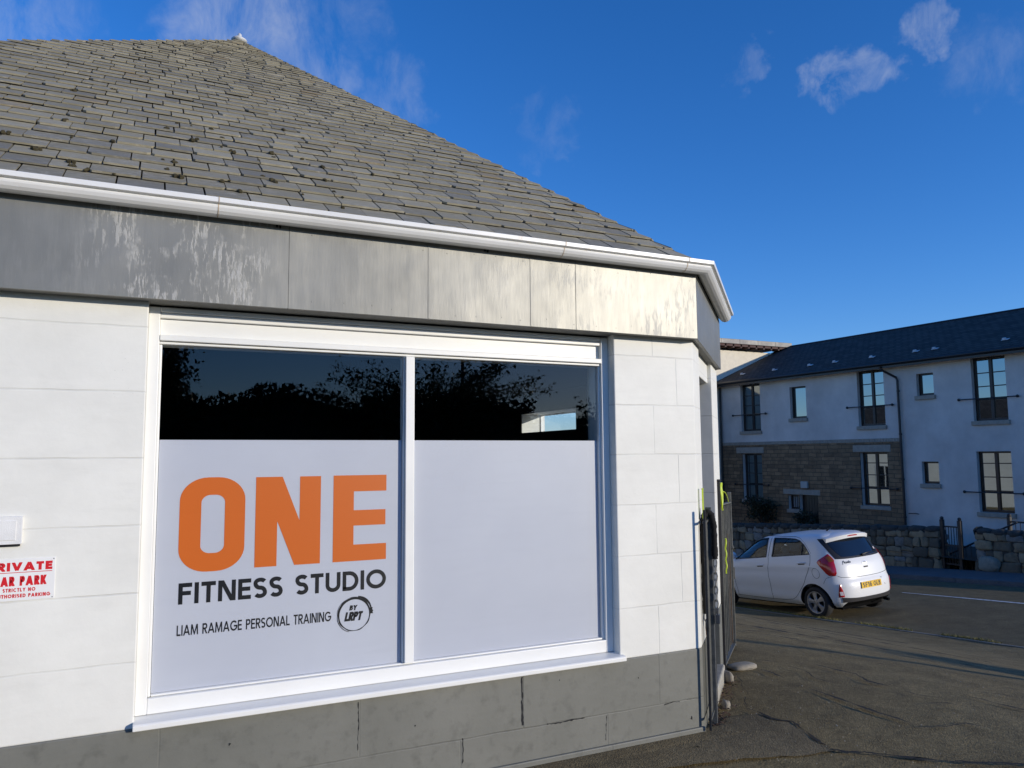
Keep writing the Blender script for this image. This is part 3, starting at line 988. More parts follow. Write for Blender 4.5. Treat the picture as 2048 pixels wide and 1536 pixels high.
for xb in (-2.45, -1.40, -4.0):
    jm = MB()
    jm.box(xb - .012, xb - .004, -.098, -.09, 2.668, 2.690).box(xb + .003, xb + .010, -.099, -.09, 2.664, 2.688)
    jm.build("gutter_bracket", M_dark, gut)

# --- roof: slates laid course by course on the five slopes
AP = Vector((-2.16, 4.99, 6.235))
EZ = 2.742
k = math.tan(R(22.5))
dE = .07
ev = [(-5.78, -.16), (-.145, -.16), (PE.x + .02, PE.y - .03), (PE.x + .06, 10.36), (-5.78, 10.36)]
ev = [Vector((x, y, EZ)) for x, y in ev]
ub = MB()
cen = Vector((AP.x, AP.y, AP.z - .03))
for i in range(5):
    ub.poly([ev[i] - Vector((0, 0, .03)), ev[(i + 1) % 5] - Vector((0, 0, .03)), cen])
ub.build("roof_deck", M_dark, shop)
sl = MB()
sr = random.Random(11)
def lay_slates(E0, E1, apex, fine=True):
    u = (E1 - E0).normalized()
    L = (E1 - E0).length
    n = u.cross(apex - E0)
    n.normalize()
    if n.z < 0: n = -n
    v = n.cross(u).normalized()
    if v.z < 0: v = -v
    ax, ay = (apex - E0).dot(u), (apex - E0).dot(v)
    tri = [(0, 0), (L, 0), (ax, ay)]
    def inside(i):
        (x0, y0), (x1, y1) = tri[i], tri[(i + 1) % 3]
        return lambda p: (x1 - x0) * (p[1] - y0) - (y1 - y0) * (p[0] - x0)
    edges = [inside(1), inside(2)]
    s, row = -.02, 0
    while s < ay:
        g = .148 - .034 * min(1, s / ay) + sr.uniform(-.004, .004)
        w0 = (.176 - .042 * min(1, s / ay))
        lap = .07
        # span of the course on this slope
        xa = ax * max(s, 0) / ay - .35
        xb = L - (L - ax) * max(s, 0) / ay + .35
        bond = (row % 2) * .5 * w0 + sr.uniform(-.03, .03)
        x = math.floor(xa / w0) * w0 + bond - w0
        nxt = x
        while x < xb:
            nxt += w0
            w = nxt + sr.gauss(0, .013) - x
            gap = sr.uniform(.004, .009)
            ds = sr.gauss(0, .003)
            rot = sr.gauss(0, .006)
            lift = .007 + abs(sr.gauss(0, .0022))
            th = sr.uniform(.005, .009)
            c0 = [(x + gap, s + ds), (x + w, s + ds), (x + w, s + g + lap), (x + gap, s + g + lap)]
            # knocked corners
            if fine and sr.random() < .35:
                q = sr.uniform(.006, .022)
                if sr.random() < .5:
                    c0 = [(x + gap, s + ds + q), (x + gap + q, s + ds)] + c0[1:]
                else:
                    c0 = [c0[0], (x + w - q, s + ds), (x + w, s + ds + q)] + c0[2:]
            cx_ = x + w / 2
            c0 = [(px, py + rot * (px - cx_)) for px, py in c0]
            for f in edges:
                if len(c0) > 2:
                    c0 = clip_poly(c0, f)
            if len(c0) > 2:
                def h(p): return lift + .004 - (lift + .010) * (p[1] - s) / (g + lap)
                top = [E0 + u * p[0] + v * p[1] + n * (h(p) + th) for p in c0]
                bot = [E0 + u * p[0] + v * p[1] + n * (h(p) - .002) for p in c0]
                m = len(c0)
                sl.add(top + bot, [tuple(range(m))] + [(i, i + m, (i + 1) % m + m, (i + 1) % m) for i in range(m)])
            x += w
        s += g
        row += 1
for i in range(5):
    lay_slates(ev[i], ev[(i + 1) % 5], AP, i == 0)
roof = sl.build("roof", M_slate, shop)
# moss cushions caught in the joints of the lower courses
mo = MB()
u = Vector((1, 0, 0))
v = (AP - Vector((AP.x, -.16, EZ))).normalized()
nrm = u.cross(v)
mr_ = random.Random(9)
for i in range(48):
    s = abs(mr_.gauss(0, .9)) + .05
    x = mr_.uniform(-3.9, -.6 - s * .45)
    if mr_.random() < .6: x = mr_.uniform(-3.6, -2.1)
    p = Vector((x, -.16, EZ)) + v * s + nrm * .016
    r = mr_.uniform(.005, .015)
    for k_ in range(3):
        mo.ball(p + Vector((mr_.uniform(-r, r), 0, 0)) + v * mr_.uniform(-r, r), r, r, r * .8, 6, 4, .3)
tag(mo.build("moss", M_moss, roof), kind="stuff")
cap = MB()
cap.ball((AP.x, AP.y, AP.z + .01), .085, .085, .03, 10, 5, .08)
cap.tube([(AP.x, AP.y, AP.z + .01), (AP.x + .005, AP.y, AP.z + .075), (AP.x, AP.y, AP.z + .09)], [.024, .022, .012], 8)
cap.build("lead_cap", M_lead, roof, smooth=True)

# painted-over plate on the left pier
vt = MB()
vt.box(-3.60 + .045, -3.412, -.020, .002, 1.268, 1.378)
vt.box(-3.60 + .045, -3.432, -.023, -.0202, 1.284, 1.362)
vt = vt.build("painted_over_plate", painted("overpainted_plate", (.74, .74, .73), .6, .06, .4, 14), shop, bevel=.006)
vd = MB()
vd.box(-3.555, -3.418, -.012, .002, 1.259, 1.2675)  # dark strip along the lower edge of the plate
vd.build("dark_strip", M_dark, vt)

# private car park notice screwed to the left pier
sg = MB()
SX0, SX1, SZ0, SZ1 = -3.536, -3.291, 1.043, 1.208
cxs = (SX0 + SX1) / 2
sg.box(SX0, SX1, -.0035, -.0005, SZ0, SZ1)
sign = thing("car_park_sign", "white notice with red lettering PRIVATE CAR PARK on the left pier", "sign", (cxs, 0, SZ0))
sgn = MB()
sgn.box(SX0 - cxs, SX1 - cxs, -.0035, -.0005, 0, SZ1 - SZ0)
sgn.build("board", M_sign, sign, bevel=.0008)
tx = MB()
def on_sign(x, z, d): return (x, -.0037 - d, z)
H = SZ1 - SZ0
text_mesh(tx, "PRIVATE", .30, on_sign, -.112, .112, H - .048, H - .014, track=.14, wide=1.25)
tx.poly([on_sign(-.112, H - .0555, 0), on_sign(.112, H - .0555, 0), on_sign(.112, H - .053, 0), on_sign(-.112, H - .053, 0)])
tx.build("lettering", M_red_vinyl, sign)
text_words("lettering", M_red_vinyl, sign, "CAR PARK", .29, on_sign, -.092, .092, H - .107, H - .069, track=.12, wide=1.0)
text_words("lettering", M_red_vinyl, sign, "STRICTLY NO", .26, on_sign, -.056, .056, H - .130, H - .1155, track=.16, wide=1.15)
text_words("lettering", M_red_vinyl, sign, "UNAUTHORISED PARKING", .26, on_sign, -.108, .108, H - .153, H - .1385, track=.15, wide=1.1)
M_screw = NT("dull_screw", (.1, .1, .1), .5, .6)
for (x, z) in ((-.116, .006), (.116, .006), (-.116, H - .006), (.116, H - .006)):
    sc = MB()
    sc.ball((x, -.004, z), .0022, .0015, .0022, 6, 4)
    sc.build("screw", M_screw, sign)

# ------------------------------------------------------------------ iron gates by the corner doorway
M_iron_grey = painted("worn_grey_iron_paint", (.105, .105, .092), .5, .3, .5, 25)
M_iron_black = painted("black_iron_paint", (.02, .019, .02), .45, .3, .4, 25)
M_rusty = painted("rusty_iron", (.10, .055, .03), .85, .4, .6, 35)
M_lime = NT("lime_plastic", (.50, .62, .03), .35)
M_sleeve = painted("black_woven_sleeve", (.013, .012, .012), .95, .5, 1., 90)
M_chain = NT("dull_steel_chain", (.30, .29, .27), .45, .8)

def bar(mb, p, q, w, d=None):
    """square bar from p to q"""
    p, q = Vector(p), Vector(q)
    t = q - p
    a = Vector((0, 0, 1)) if abs(t.normalized().z) < .9 else Vector((Q, Q, 0))
    u = t.cross(a).normalized()
    v = t.cross(u).normalized()
    mb.obox((p + q) / 2, t / 2, u * w / 2, v * (d or w) / 2)

g1 = thing("iron_gate", "narrow grey iron gate folded back against the white corner of the shop", "gate", (.06, 0, 0), group="gates at the corner doorway")
def G1(t, off, z): return Vector(ch(t, off, z)) - Vector((.06, 0, 0))
m = MB()
for t_ in (.022, .052, .082, .112, .19, .225, .26, .295, .33):
    bar(m, G1(t_, .04, .10), G1(t_, .04, 1.20), .010)
bar(m, G1(-.028, .04, 1.205), G1(.36, .04, 1.215), .022, .012)
bar(m, G1(-.028, .04, .09), G1(.36, .04, .09), .022, .012)
m.build("railing_panel", M_iron_grey, g1, bevel=.002)
m = MB()
bar(m, G1(-.032, .042, .03), G1(-.032, .042, 1.28), .014)
bar(m, G1(.37, .04, .03), G1(.37, .04, 1.25), .02)
m.build("stile", M_iron_black, g1, bevel=.002)
m = MB()
bar(m, G1(.150, .048, -.02), G1(.150, .048, 1.285), .036, .030)
m.build("gate_post", painted("dark_grey_post_paint", (.085, .09, .092), .45, .25, .4, 30), g1, bevel=.003)

g2 = thing("iron_gate", "grey barred iron gate standing open with its tall black post", "gate", (1.03, 1.02, 0), group="gates at the corner doorway")
ga, gb = Vector((1.03, 1.02, 0)), Vector((1.715, 1.685, 0))
def G2(k, z): return ga.lerp(gb, k) - ga + Vector((0, 0, z))
m = MB()
for i in range(1, 7):
    bar(m, G2(i / 7, .03), G2(i / 7, 1.20 - .03 * i / 7), .013)
bar(m, G2(.02, 1.215), G2(1, 1.185), .030, .012)
bar(m, G2(.02, .02), G2(1, -.03), .030, .012)
bar(m, G2(.03, .02), G2(.03, 1.21), .022)
m.build("railing_panel", M_iron_grey, g2, bevel=.002)
m = MB()
bar(m, G2(1, -.05), G2(1, 1.275), .032)
bar(m, G2(1.02, .52), G2(1.02, .62), .05, .02)
bar(m, G2(.99, .78), G2(1.01, .80), .05, .03)
m.build("stile", M_iron_grey, g2, bevel=.003)
m = MB()
bar(m, G2(.58, .05), G2(.58, .95), .016)
m.build("rusty_bar", M_rusty, g2)
m = MB()
bar(m, G2(.80, .02), G2(.80, .86), .016)
m.build("rusty_bar", M_rusty, g2)
m = MB()
bar(m, G2(-.012, -.06), G2(-.012, 1.40), .030)
bar(m, G2(-.012, 1.40), G2(-.012, 1.415), .042)
m.build("gate_post", M_iron_black, g2, bevel=.002)

# padlocked chain in a black sleeve hung over the first gate
cl = thing("chain_lock", "heavy chain in a black fabric sleeve hung over the narrow grey gate", "chain", ch(.15, .09, .6))
off0 = Vector(ch(.15, .09, .6))
def CL(t, off, z): return Vector(ch(t, off, z)) - off0
m = MB()
path = [CL(.094, .020, .66), CL(.096, .020, .85), CL(.098, .020, 1.02), CL(.100, .020, 1.17), CL(.106, .026, 1.235), CL(.113, .046, 1.262), CL(.118, .070, 1.243), CL(.120, .082, 1.18), CL(.120, .083, 1.08), CL(.120, .083, .98)]
P = []
for i in range(len(path) - 1):
    for k in range(9):
        P.append(path[i].lerp(path[i + 1], k / 9))
P.append(path[-1])
cr2 = random.Random(4)
m.tube(P, [.0175 + cr2.uniform(-.0022, .0025) for _ in P], 10)
m.build("sleeve", M_sleeve, cl, smooth=True)
m = MB()
def link(mb, c, up, side, L=.026, Wd=.010, r=.0032):
    pts = []
    for i in range(17):
        a_ = 2 * math.pi * i / 16
        pts.append(Vector(c) + Vector(up) * (L * math.sin(a_)) + Vector(side) * (Wd * math.cos(a_)))
    mb.tube(pts, r, 6, False)
for i in range(7):
    m = MB()
    sd_ = Vector((Q, Q, 0)) if i % 2 else Vector((Q, -Q, 0))
    link(m, CL(.120 + .003 * (i % 2), .083, .955 - i * .040), (0, 0, 1), sd_)
    m.build('chain_link', M_chain, cl)
for i in range(2):
    m = MB()
    sd_ = Vector((Q, Q, 0)) if i % 2 else Vector((Q, -Q, 0))
    link(m, CL(.094, .020, .64 - i * .040), (0, 0, 1), sd_)
    m.build('chain_link', M_chain, cl)
m = MB()
m.tube([CL(.094, .022, .585), CL(.098, .024, .54), CL(.105, .025, .49)], [.007, .006, .004], 6)
m.build("strap_end", painted("brown_strap", (.16, .08, .04), .8, .3, .3, 40), cl)
m = MB()
c_ = CL(.135, .088, .625)
m.obox(c_, (.020 * Q, .020 * Q, 0), (.011 * Q, -.011 * Q, 0), (0, 0, .026))
m.tube([c_ + Vector((-.012 * Q, -.012 * Q, .02)), c_ + Vector((-.012 * Q, -.012 * Q, .05)), c_ + Vector((0, 0, .062)), c_ + Vector((.012 * Q, .012 * Q, .05)), c_ + Vector((.012 * Q, .012 * Q, .02))], .004, 6)
m.build("padlock", painted("dark_padlock", (.07, .075, .085), .4, .2, .2, 40), cl, bevel=.002)

# lime cable locks
def cable(name, label, pts, r, group=None, flat=None):
    o = Vector(pts[0])
    mb = MB()
    P = [Vector(p) - o for p in pts]
    Pn = []
    for i in range(len(P) - 1):
        p0, p1, p2, p3 = P[max(i - 1, 0)], P[i], P[i + 1], P[min(i + 2, len(P) - 1)]
        for k in range(6):
            t_ = k / 6
            Pn.append(.5 * ((2 * p1) + (p2 - p0) * t_ + (2 * p0 - 5 * p1 + 4 * p2 - p3) * t_ ** 2 + (-p0 + 3 * p1 - 3 * p2 + p3) * t_ ** 3))
    Pn.append(P[-1])
    mb.tube(Pn, r, 8)
    ob = mb.build(name, M_lime, smooth=True)
    ob.location = o
    tag(ob, label, "cable lock", group)
    return ob
m = MB()
for (ta, tb, w) in ((.060, .064, .022), (.135, .139, .022)):
    m.obox(CL(.075 if ta < .1 else .115, .024, 1.31) + off0 - Vector(ch(.1, .06, 1.2)), (.013 * Q, .013 * Q, 0), (.002 * Q, -.002 * Q, 0), (.0, .0, .088))
m.obox(CL(.095, .024, 1.399) + off0 - Vector(ch(.1, .06, 1.2)), (.033 * Q, .033 * Q, 0), (.004 * Q, -.004 * Q, 0), (0, 0, .003))
ls = m.build("lock_strap", M_lime, bevel=.002)
ls.location = ch(.1, .06, 1.2)
tag(ls, "flat lime strap standing up over the narrow gate behind the black chain", "strap")
pts = []
for i in range(26):
    a_ = i / 25 * 2 * math.pi * 3
    pts.append(Vector((1.03, 1.02, 1.29)) + Vector((Q, Q, 0)) * (.055 + .045 * math.cos(a_) + .0012 * i) + Vector((Q, -Q, 0)) * (.012 + .004 * (i % 3)) + Vector((0, 0, .095 * math.sin(a_) - .0008 * i)))
cable("cable_lock", "coiled lime cable lock looped over the open gate beside the tall black post", pts, .0075)
cable("cable_lock", "thin lime cable arching from the coil to the far end of the open gate", [(1.10, 1.07, 1.30), (1.22, 1.18, 1.31), (1.42, 1.38, 1.27), (1.60, 1.57, 1.21), (1.66, 1.63, 1.18)], .004)
cable("cable_lock", "lime cable hanging twisted down the bars of the open gate", [(1.30, 1.27, .93)] + [(1.30 + .004 * math.sin(i * 1.9), 1.27 + .004 * math.cos(i * 1.9), .93 - .028 * i) for i in range(1, 11)], .006)

# loose stones by the gate
M_kerbstone = painted("weathered_kerbstone", (.27, .24, .19), .85, .18, .6, 14)
def boulder(mb, c, rx, ry, rz, p=.62, n=14, mm=9, jit=.05, seed=0.):
    """blocky rounded stone"""
    rings = []
    f = lambda v: math.copysign(abs(v) ** p, v)
    for j in range(mm + 1):
        ph = math.pi * j / mm
        ring = []
        for i in range(n):
            th = 2 * math.pi * i / n
            x, y, z = f(math.sin(ph)) * f(math.cos(th)), f(math.sin(ph)) * f(math.sin(th)), -f(math.cos(ph))
            kk = 1 + jit * mnoise.noise(Vector((x * 1.6 + seed, y * 1.6, z * 1.6 + seed * 2))) * 2
            ring.append((c[0] + rx * x * kk, c[1] + ry * y * kk, c[2] + rz * z * kk))
        rings.append(ring)
    mb.sweep(rings, True, False)
for (nm, lb_, c, r_) in (("kerb_stone", "worn whitish kerb stone at the foot of the tall black gate post", (.86, .80, .015), (.03, .07, .04)),
                         ("flat_stone", "flat pale stone lying under the end of the open gate", (1.22, 1.04, -.012), (.12, .07, .022)),
                         ("small_stone", "small round pale stone between the gate post and the doorway step", (.43, .31, .01), (.022, .03, .035))):
    m = MB()
    boulder(m, (0, 0, 0), *r_, p=.7, jit=.12, seed=c[0] * 9)
    o = m.build(nm, M_kerbstone, smooth=True)
    o.location = c
    tag(o, lb_, "stone")
# dead leaves and twigs collected at the foot of the gate
m = MB()
for i in range(260):
    t_ = cr2.uniform(.1, 1.25)
    c = Vector(ch(t_, .04 + abs(cr2.gauss(0, .05)), 0))
    c.z = terr(c.x, c.y) + .014 + cr2.uniform(0, .012)
    a_, s_ = cr2.uniform(0, 6.28), cr2.uniform(.006, .016)
    d1 = Vector((math.cos(a_), math.sin(a_), cr2.uniform(-.4, .4))) * s_
    d2 = Vector((-math.sin(a_), math.cos(a_), cr2.uniform(-.4, .4))) * s_ * .6
    m.poly([c - d1, c + d2, c + d1, c - d2])
tag(m.build("dead_leaves", painted("dead_leaf", (.085, .045, .025), .9, .4, .1, 30)), "brown dead leaves gathered along the foot of the gates", "leaf litter", kind='stuff')

# ------------------------------------------------------------------ the houses across the street
M_render = NT("white_render", (.72, .73, .74), .9)
t = M_render
n1, n2 = t.noise(.8, 6, .65), t.noise(60, 3, .7)
t.color(t.mix(t.ramp(n1, .35, .72), (.52, .49, .455), (.70, .665, .62)))
t.bump(n2, .5, .01)
M_cream = painted("cream_render", (.72, .66, .54), .9, .08, .4, 6)
M_rubble = NT("coursed_stone", (.2, .17, .13), .9)
t = M_rubble
br = t.n.new("ShaderNodeTexBrick")
br.offset = .5
br.offset_frequency = 2
br.squash = 1.6
br.squash_frequency = 3
br.inputs['Scale'].default_value = 1.
br.inputs['Brick Width'].default_value = .36
br.inputs['Row Height'].default_value = .14
br.inputs['Mortar Size'].default_value = .010
br.inputs['Mortar Smooth'].default_value = .3
br.inputs['Bias'].default_value = 0
br.inputs['Color1'].default_value = (.36, .235, .13, 1)
br.inputs['Color2'].default_value = (.21, .14, .08, 1)
br.inputs['Mortar'].default_value = (.09, .07, .05, 1)
sx, sy, sz = t.sep()
cb = t.n.new("ShaderNodeCombineXYZ")
wob = t.math('MULTIPLY', t.math('SUBTRACT', t.noise(2.5, 3), .5), .07)
t.l.new(t.math('ADD', sy, wob), cb.inputs[0])
t.l.new(t.math('ADD', sz, wob), cb.inputs[1])
t.l.new(cb.outputs[0], br.inputs['Vector'])
cc = t.mix(t.ramp(t.noise(3.2, 5, .65), .3, .75), br.outputs['Color'], (.16, .14, .12), 'MULTIPLY')
cc = t.mix(.55, br.outputs['Color'], cc)
t.color(cc)
t.bump(br.outputs['Fac'], -.8, .02)
t.bump(t.noise(14, 5, .65), .7, .02)
M_lintel = painted("grey_stone_lintel", (.33, .30, .25), .9, .15, .4, 10)
M_frame = NT("dark_brown_frame", (.016, .011, .010), .35)
M_house_slate = NT("dark_house_slate", (.05, .053, .058), .85, 0, .15)
t = M_house_slate
br = t.n.new("ShaderNodeTexBrick")
br.inputs['Scale'].default_value = 1.
br.inputs['Brick Width'].default_value = .26
br.inputs['Row Height'].default_value = .17
br.inputs['Mortar Size'].default_value = .012
br.inputs['Color1'].default_value = (.060, .056, .052, 1)
br.inputs['Color2'].default_value = (.095, .088, .08, 1)
br.inputs['Mortar'].default_value = (.015, .015, .017, 1)
sx, sy, sz = t.sep()
cb = t.n.new("ShaderNodeCombineXYZ")
t.l.new(sy, cb.inputs[0])
t.l.new(t.math('MULTIPLY', sz, 2.1), cb.inputs[1])
t.l.new(cb.outputs[0], br.inputs['Vector'])
t.color(br.outputs['Color'])
t.bump(br.outputs['Fac'], -.7, .02)
M_pipe = NT("black_rainwater_pipe", (.012, .012, .015), .4)
M_curtain = NT("pale_curtain", (.55, .55, .53), .9)

HO = Vector((19.4, 10, -1.15))
TD, ND = Vector((-.051, .999, 0)).normalized(), Vector((-.999, -.051, 0)).normalized()
HROT = math.atan2(TD.y, TD.x) - math.pi / 2
house = thing("terraced_house", "two-storey white rendered house with a stone-faced ground floor and dark slate roof", "house", HO, (0, 0, HROT))
# local frame of the house: x = away from the street, y = along the street, z up from HO
def hb(mb, s0, s1, d0, d1, z0, z1):
    """box: along s, depth d towards the street (negative = into the house), world heights"""
    return mb.box(-d1, -d0, s0, s1, z0 - HO.z, z1 - HO.z)
S0, S1 = -4.5, 11.62
wins = [(.11, 1.10, 2.55, 4.43, 'f'), (4.02, 5.04, 2.55, 4.43, 'f'), (9.45, 10.49, 2.55, 4.43, 'f'), (.11, 1.10, -.12, 1.65, 'f'), (4.0, 5.04, -.12, 1.65, 'f'), (9.44, 10.48, -.14, 1.64, 'f'),
        (2.29, 2.86, 3.43, 4.13, 's'), (2.28, 2.84, .66, 1.35, 's'), (7.22, 7.97, 2.95, 4.13, 's'), (7.74, 8.22, -.42, .10, 'g'), (6.86, 7.70, -1.0, .13, 'd'),
        (-3.4, -2.4, 2.55, 4.43, 'f'), (-3.4, -2.4, -.12, 1.65, 'f')]
def wall_cells(mb, s0, s1, z0, z1, d0, d1, holes):
    ss = sorted({s0, s1, *[min(max(v, s0), s1) for h in holes for v in h[:2]]})
    zz = sorted({z0, z1, *[min(max(v, z0), z1) for h in holes for v in h[2:4]]})
    for i in range(len(zz) - 1):
        run = None
        for j in range(len(ss) - 1):
            c_s, c_z = (ss[j] + ss[j + 1]) / 2, (zz[i] + zz[i + 1]) / 2
            solid = not any(h[0] < c_s < h[1] and h[2] < c_z < h[3] for h in holes)
            if solid and run is None: run = ss[j]
            if run is not None and (not solid or j == len(ss) - 2):
                e_ = ss[j] if not solid else ss[j + 1]
                hb(mb, run, e_, d0, d1, zz[i], zz[i + 1])
                run = None
m = MB()
wall_cells(m, S0, S1, -1.4, 4.56, -.30, 0, wins)
hb(m, S0, S1, -7.3, -7.0, -1.4, 4.56)
hb(m, S0, S0 + .3, -7.0, -.301, -1.4, 4.56)
# gables under the roof
for s_ in (S0, S1 - .3):
    m.sweep([[(0.02, s, 4.56 - HO.z), (7.3, s, 4.56 - HO.z), (3.65, s, 6.2 - HO.z)] for s in (s_, s_ + .3)])
m.build("wall", M_render, house)
m = MB()
wall_cells(m, 3.49, S1, -1.4, 1.995, .001, .035, [h for h in wins if h[3] < 2])
m.build("stone_facing", M_rubble, house)
m = MB()
s = 3.49
while s < S1 - .05:
    hb(m, s, min(s + .095, S1), .001, .040, 1.999, 2.115)
    s += .105
m.build("soldier_course", M_lintel, house, bevel=.006)
for (a_, b_, z0, z1) in ((9.33, 10.77, 1.67, 1.90), (3.86, 5.29, 1.67, 1.90), (6.75, 8.42, .13, .32)):
    m = MB()
    hb(m, a_, b_, .0, .055, z0, z1)
    m.build("lintel", M_lintel, house, bevel=.008)
m = MB()
hb(m, S0, S1, -7.0, -.30, -1.2, -1.1)
m.build("floor", M_dark, house)
# dark back of the rooms
m = MB()
hb(m, S0 + .3, S1, -1.2, -1.15, -1.1, 4.5)
m.build("room_partition", M_room, house)
# windows
for wi, (a_, b_, z0, z1, kd) in enumerate(wins):
    dd = -.13
    if kd == 'd':
        m = MB()
        hb(m, a_, b_, -.18, -.14, z0, z1)
        for k in range(6):
            hb(m, a_ + .06 + k * .12, a_ + .15 + k * .12, -.1395, -.132, z0 + .1, z1 - .08)
        dr = m.build("door", M_frame, house)
        m = MB()
        m.ball((.115, a_ + .08, -.35 - HO.z), .02, .02, .02, 8, 5)
        m.build("handle", M_chain, dr)
        continue
    m = MB()
    w_ = .055
    hb(m, a_, a_ + w_, dd - .06, dd, z0, z1)
    hb(m, b_ - w_, b_, dd - .06, dd, z0, z1)
    hb(m, a_ + w_, b_ - w_, dd - .06, dd, z1 - w_, z1)
    hb(m, a_ + w_, b_ - w_, dd - .06, dd, z0, z0 + w_ * 1.3)
    if kd == 'f':
        c_ = (a_ + b_) / 2
        hb(m, c_ - .045, c_ + .045, dd - .06, dd + .005, z0 + w_, z1 - w_)
        zs_ = [z0 + .62, z0 + 1.02, z0 + 1.42]
        for zz in zs_:
            hb(m, a_ + w_, c_ - .045, dd - .05, dd - .006, zz - .014, zz + .014)
            hb(m, c_ + .045, b_ - w_, dd - .05, dd - .006, zz - .014, zz + .014)
    if kd == 'g':
        for k in range(1, 5):
            s_ = a_ + (b_ - a_) * k / 5
            hb(m, s_ - .008, s_ + .008, dd - .01, dd + .01, z0, z1)
    fr = m.build("window", M_frame, house, bevel=.004)
    m = MB()
    m.poly([(.165, a_ + w_, z0 + w_ - HO.z), (.165, b_ - w_, z0 + w_ - HO.z), (.165, b_ - w_, z1 - w_ - HO.z), (.165, a_ + w_, z1 - w_ - HO.z)])
    m.build("pane", M_house_glass if kd != 'g' else NT("pale_blind", (.30, .34, .36), .6), fr)
    m = MB()
    hb(m, a_ - .05, b_ + .05, -.14, .075, z0 - .13, z0 - .002)
    m.build("sill", M_lintel, fr, bevel=.01)
    if kd == 'f':
        m = MB()
        zb = z0 + .655 if z0 > 1 else z0 + .575
        m.tube([(-.075, a_ - .32, zb - HO.z), (-.075, b_ + .38, zb - HO.z)], .016, 8)
        for s_ in (a_ - .32, b_ + .38):
            m.ball((-.075, s_, zb - HO.z), .045, .045, .045, 10, 7)
            m.tube([(-.002, s_, zb - HO.z), (-.07, s_, zb - HO.z)], .018, 8)
        m.build("guard_rail", M_iron_black, fr)
m = MB()
hb(m, 7.24, 7.54, .036, .13, .37, .62)
m.build("wall_lamp", painted("pale_lamp_case", (.42, .43, .40), .5, .05, .05), house, bevel=.02)
# roof with overhanging eaves
m = MB()
pitch = math.atan2(1.70, 3.9)
def roof_slope(mb, s0, s1):
    x0, z0_, x1, z1_ = -.36, 4.60 - HO.z, 3.62, 6.30 - HO.z
    mb.sweep([[(x0, s, z0_), (x0, s, z0_ - .05), (3.65, s, z1_ - .06), (7.65, s, z0_ - .05), (7.65, s, z0_), (3.65, s, z1_)] for s in (s0, s1)])
roof_slope(m, S0 - .2, S1 + .02)
hr = m.build("roof", M_house_slate, house)
M_guard = painted("pale_metal_guard", (.55, .56, .57), .4, .1, .1)
m = MB()
m.tube([(3.65, S0 - .2, 6.30 - HO.z), (3.65, S1 + .02, 6.30 - HO.z)], .05, 8)
m.build("ridge", M_pipe, hr)
for s_ in (.2, 2.35, 3.0, 4.6, 6.1, 7.2, 8.9, 10.6, -1.2):
    m = MB()
    x_, z_ = .28, 4.60 - HO.z + (.64) * (1.70 / 3.98) + .02
    m.obox((x_, s_, z_ + .012), (.06, 0, .026), (0, .10, 0), (0, 0, .005))
    m.obox((x_ - .07, s_, z_ + .03), (.02, 0, .009), (0, .05, 0), (0, 0, .022))
    m.build("snow_guard", M_guard, hr)
m = MB()
for s_ in rng(S0 + .1, S1 - .1, 20):
    m.box(-.33, -.02, s_ - .025, s_ + .025, 4.43 - HO.z, 4.54 - HO.z)
m.box(-.34, -.31, S0 - .2, S1, 4.40 - HO.z, 4.545 - HO.z)
m.build("eaves", M_frame, house)
m = MB()
pr = [(-.345 - .10 * math.sin(R(a_)) * 1.0, 4.53 - HO.z - .06 * math.cos(R(a_))) for a_ in range(0, 181, 20)]
m.sweep([[(x, s, z) for x, z in pr] + [(-.345, s, 4.59 - HO.z)] for s in (S0 - .2, S1)])
m.build("gutter", M_pipe, house)
m = MB()
m.tube([(-.38, 3.86, 4.45 - HO.z), (-.36, 3.84, 4.36 - HO.z), (-.09, 3.50, 4.08 - HO.z), (-.085, 3.46, 3.98 - HO.z), (-.085, 3.45, -1.1 - HO.z)], .038, 8)
for zz in (3.6, 2.2, .75, -.45):
    m.tube([(-.085, 3.45, zz - HO.z), (-.085, 3.45, zz + .06 - HO.z)], .05, 8)
m.build("downpipe", M_pipe, house)
m = MB()
m.tube([(-.09, 11.56, 4.4 - HO.z), (-.09, 11.56, -1.1 - HO.z)], .04, 8)
m.build("downpipe", M_pipe, house)
m = MB()
m.tube([(-.02, 3.36, -.30 - HO.z), (-.05, 3.1, -.28 - HO.z), (-.05, 3.0, -.30 - HO.z)], .012, 6)
m.build("overflow_pipe", M_pipe, house)

# taller cream house whose end wall rises over the roof
W0 = Vector((18.0, 21.62, -2))
wing = thing("cream_house", "taller cream house end in sunlight behind the left end of the slate roof", "house", W0)
m = MB()
m.box(-2, 4.1, 0, 3.4, 0, 8.02)
m.build("wall", M_cream, wing)
M_rafter = painted("red_brown_rafter", (.055, .018, .014), .7, .2, .2, 9)
m = MB()
m.box(-2.4, 4.55, -.40, 3.8, 8.26, 8.46)
m.sweep([[(-2.4, y, 8.46), (4.55, y, 8.46), (1, y, 8.60)] for y in (.9, 3.8)])
m.build("roof", painted("grey_metal_eaves", (.16, .155, .15), .5, .1, .1, 3), wing, bevel=.01)
for i in range(16):
    m = MB()
    m.box(-2.1 + i * .42, -2.02 + i * .42, -.36, -.002, 8.10, 8.255)
    m.build("rafter_end", M_rafter, wing)
m = MB()
m.box(-2.3, 4.4, -.36, -.30, 8.16, 8.25)
m.build("eaves_board", M_rafter, wing)
for i in range(7):
    m = MB()
    m.box(-2.39 + i * 1.0, -2.38 + i * 1.0, -.404, -.401, 8.27, 8.45)
    m.build("eaves_joint", M_dark, wing)

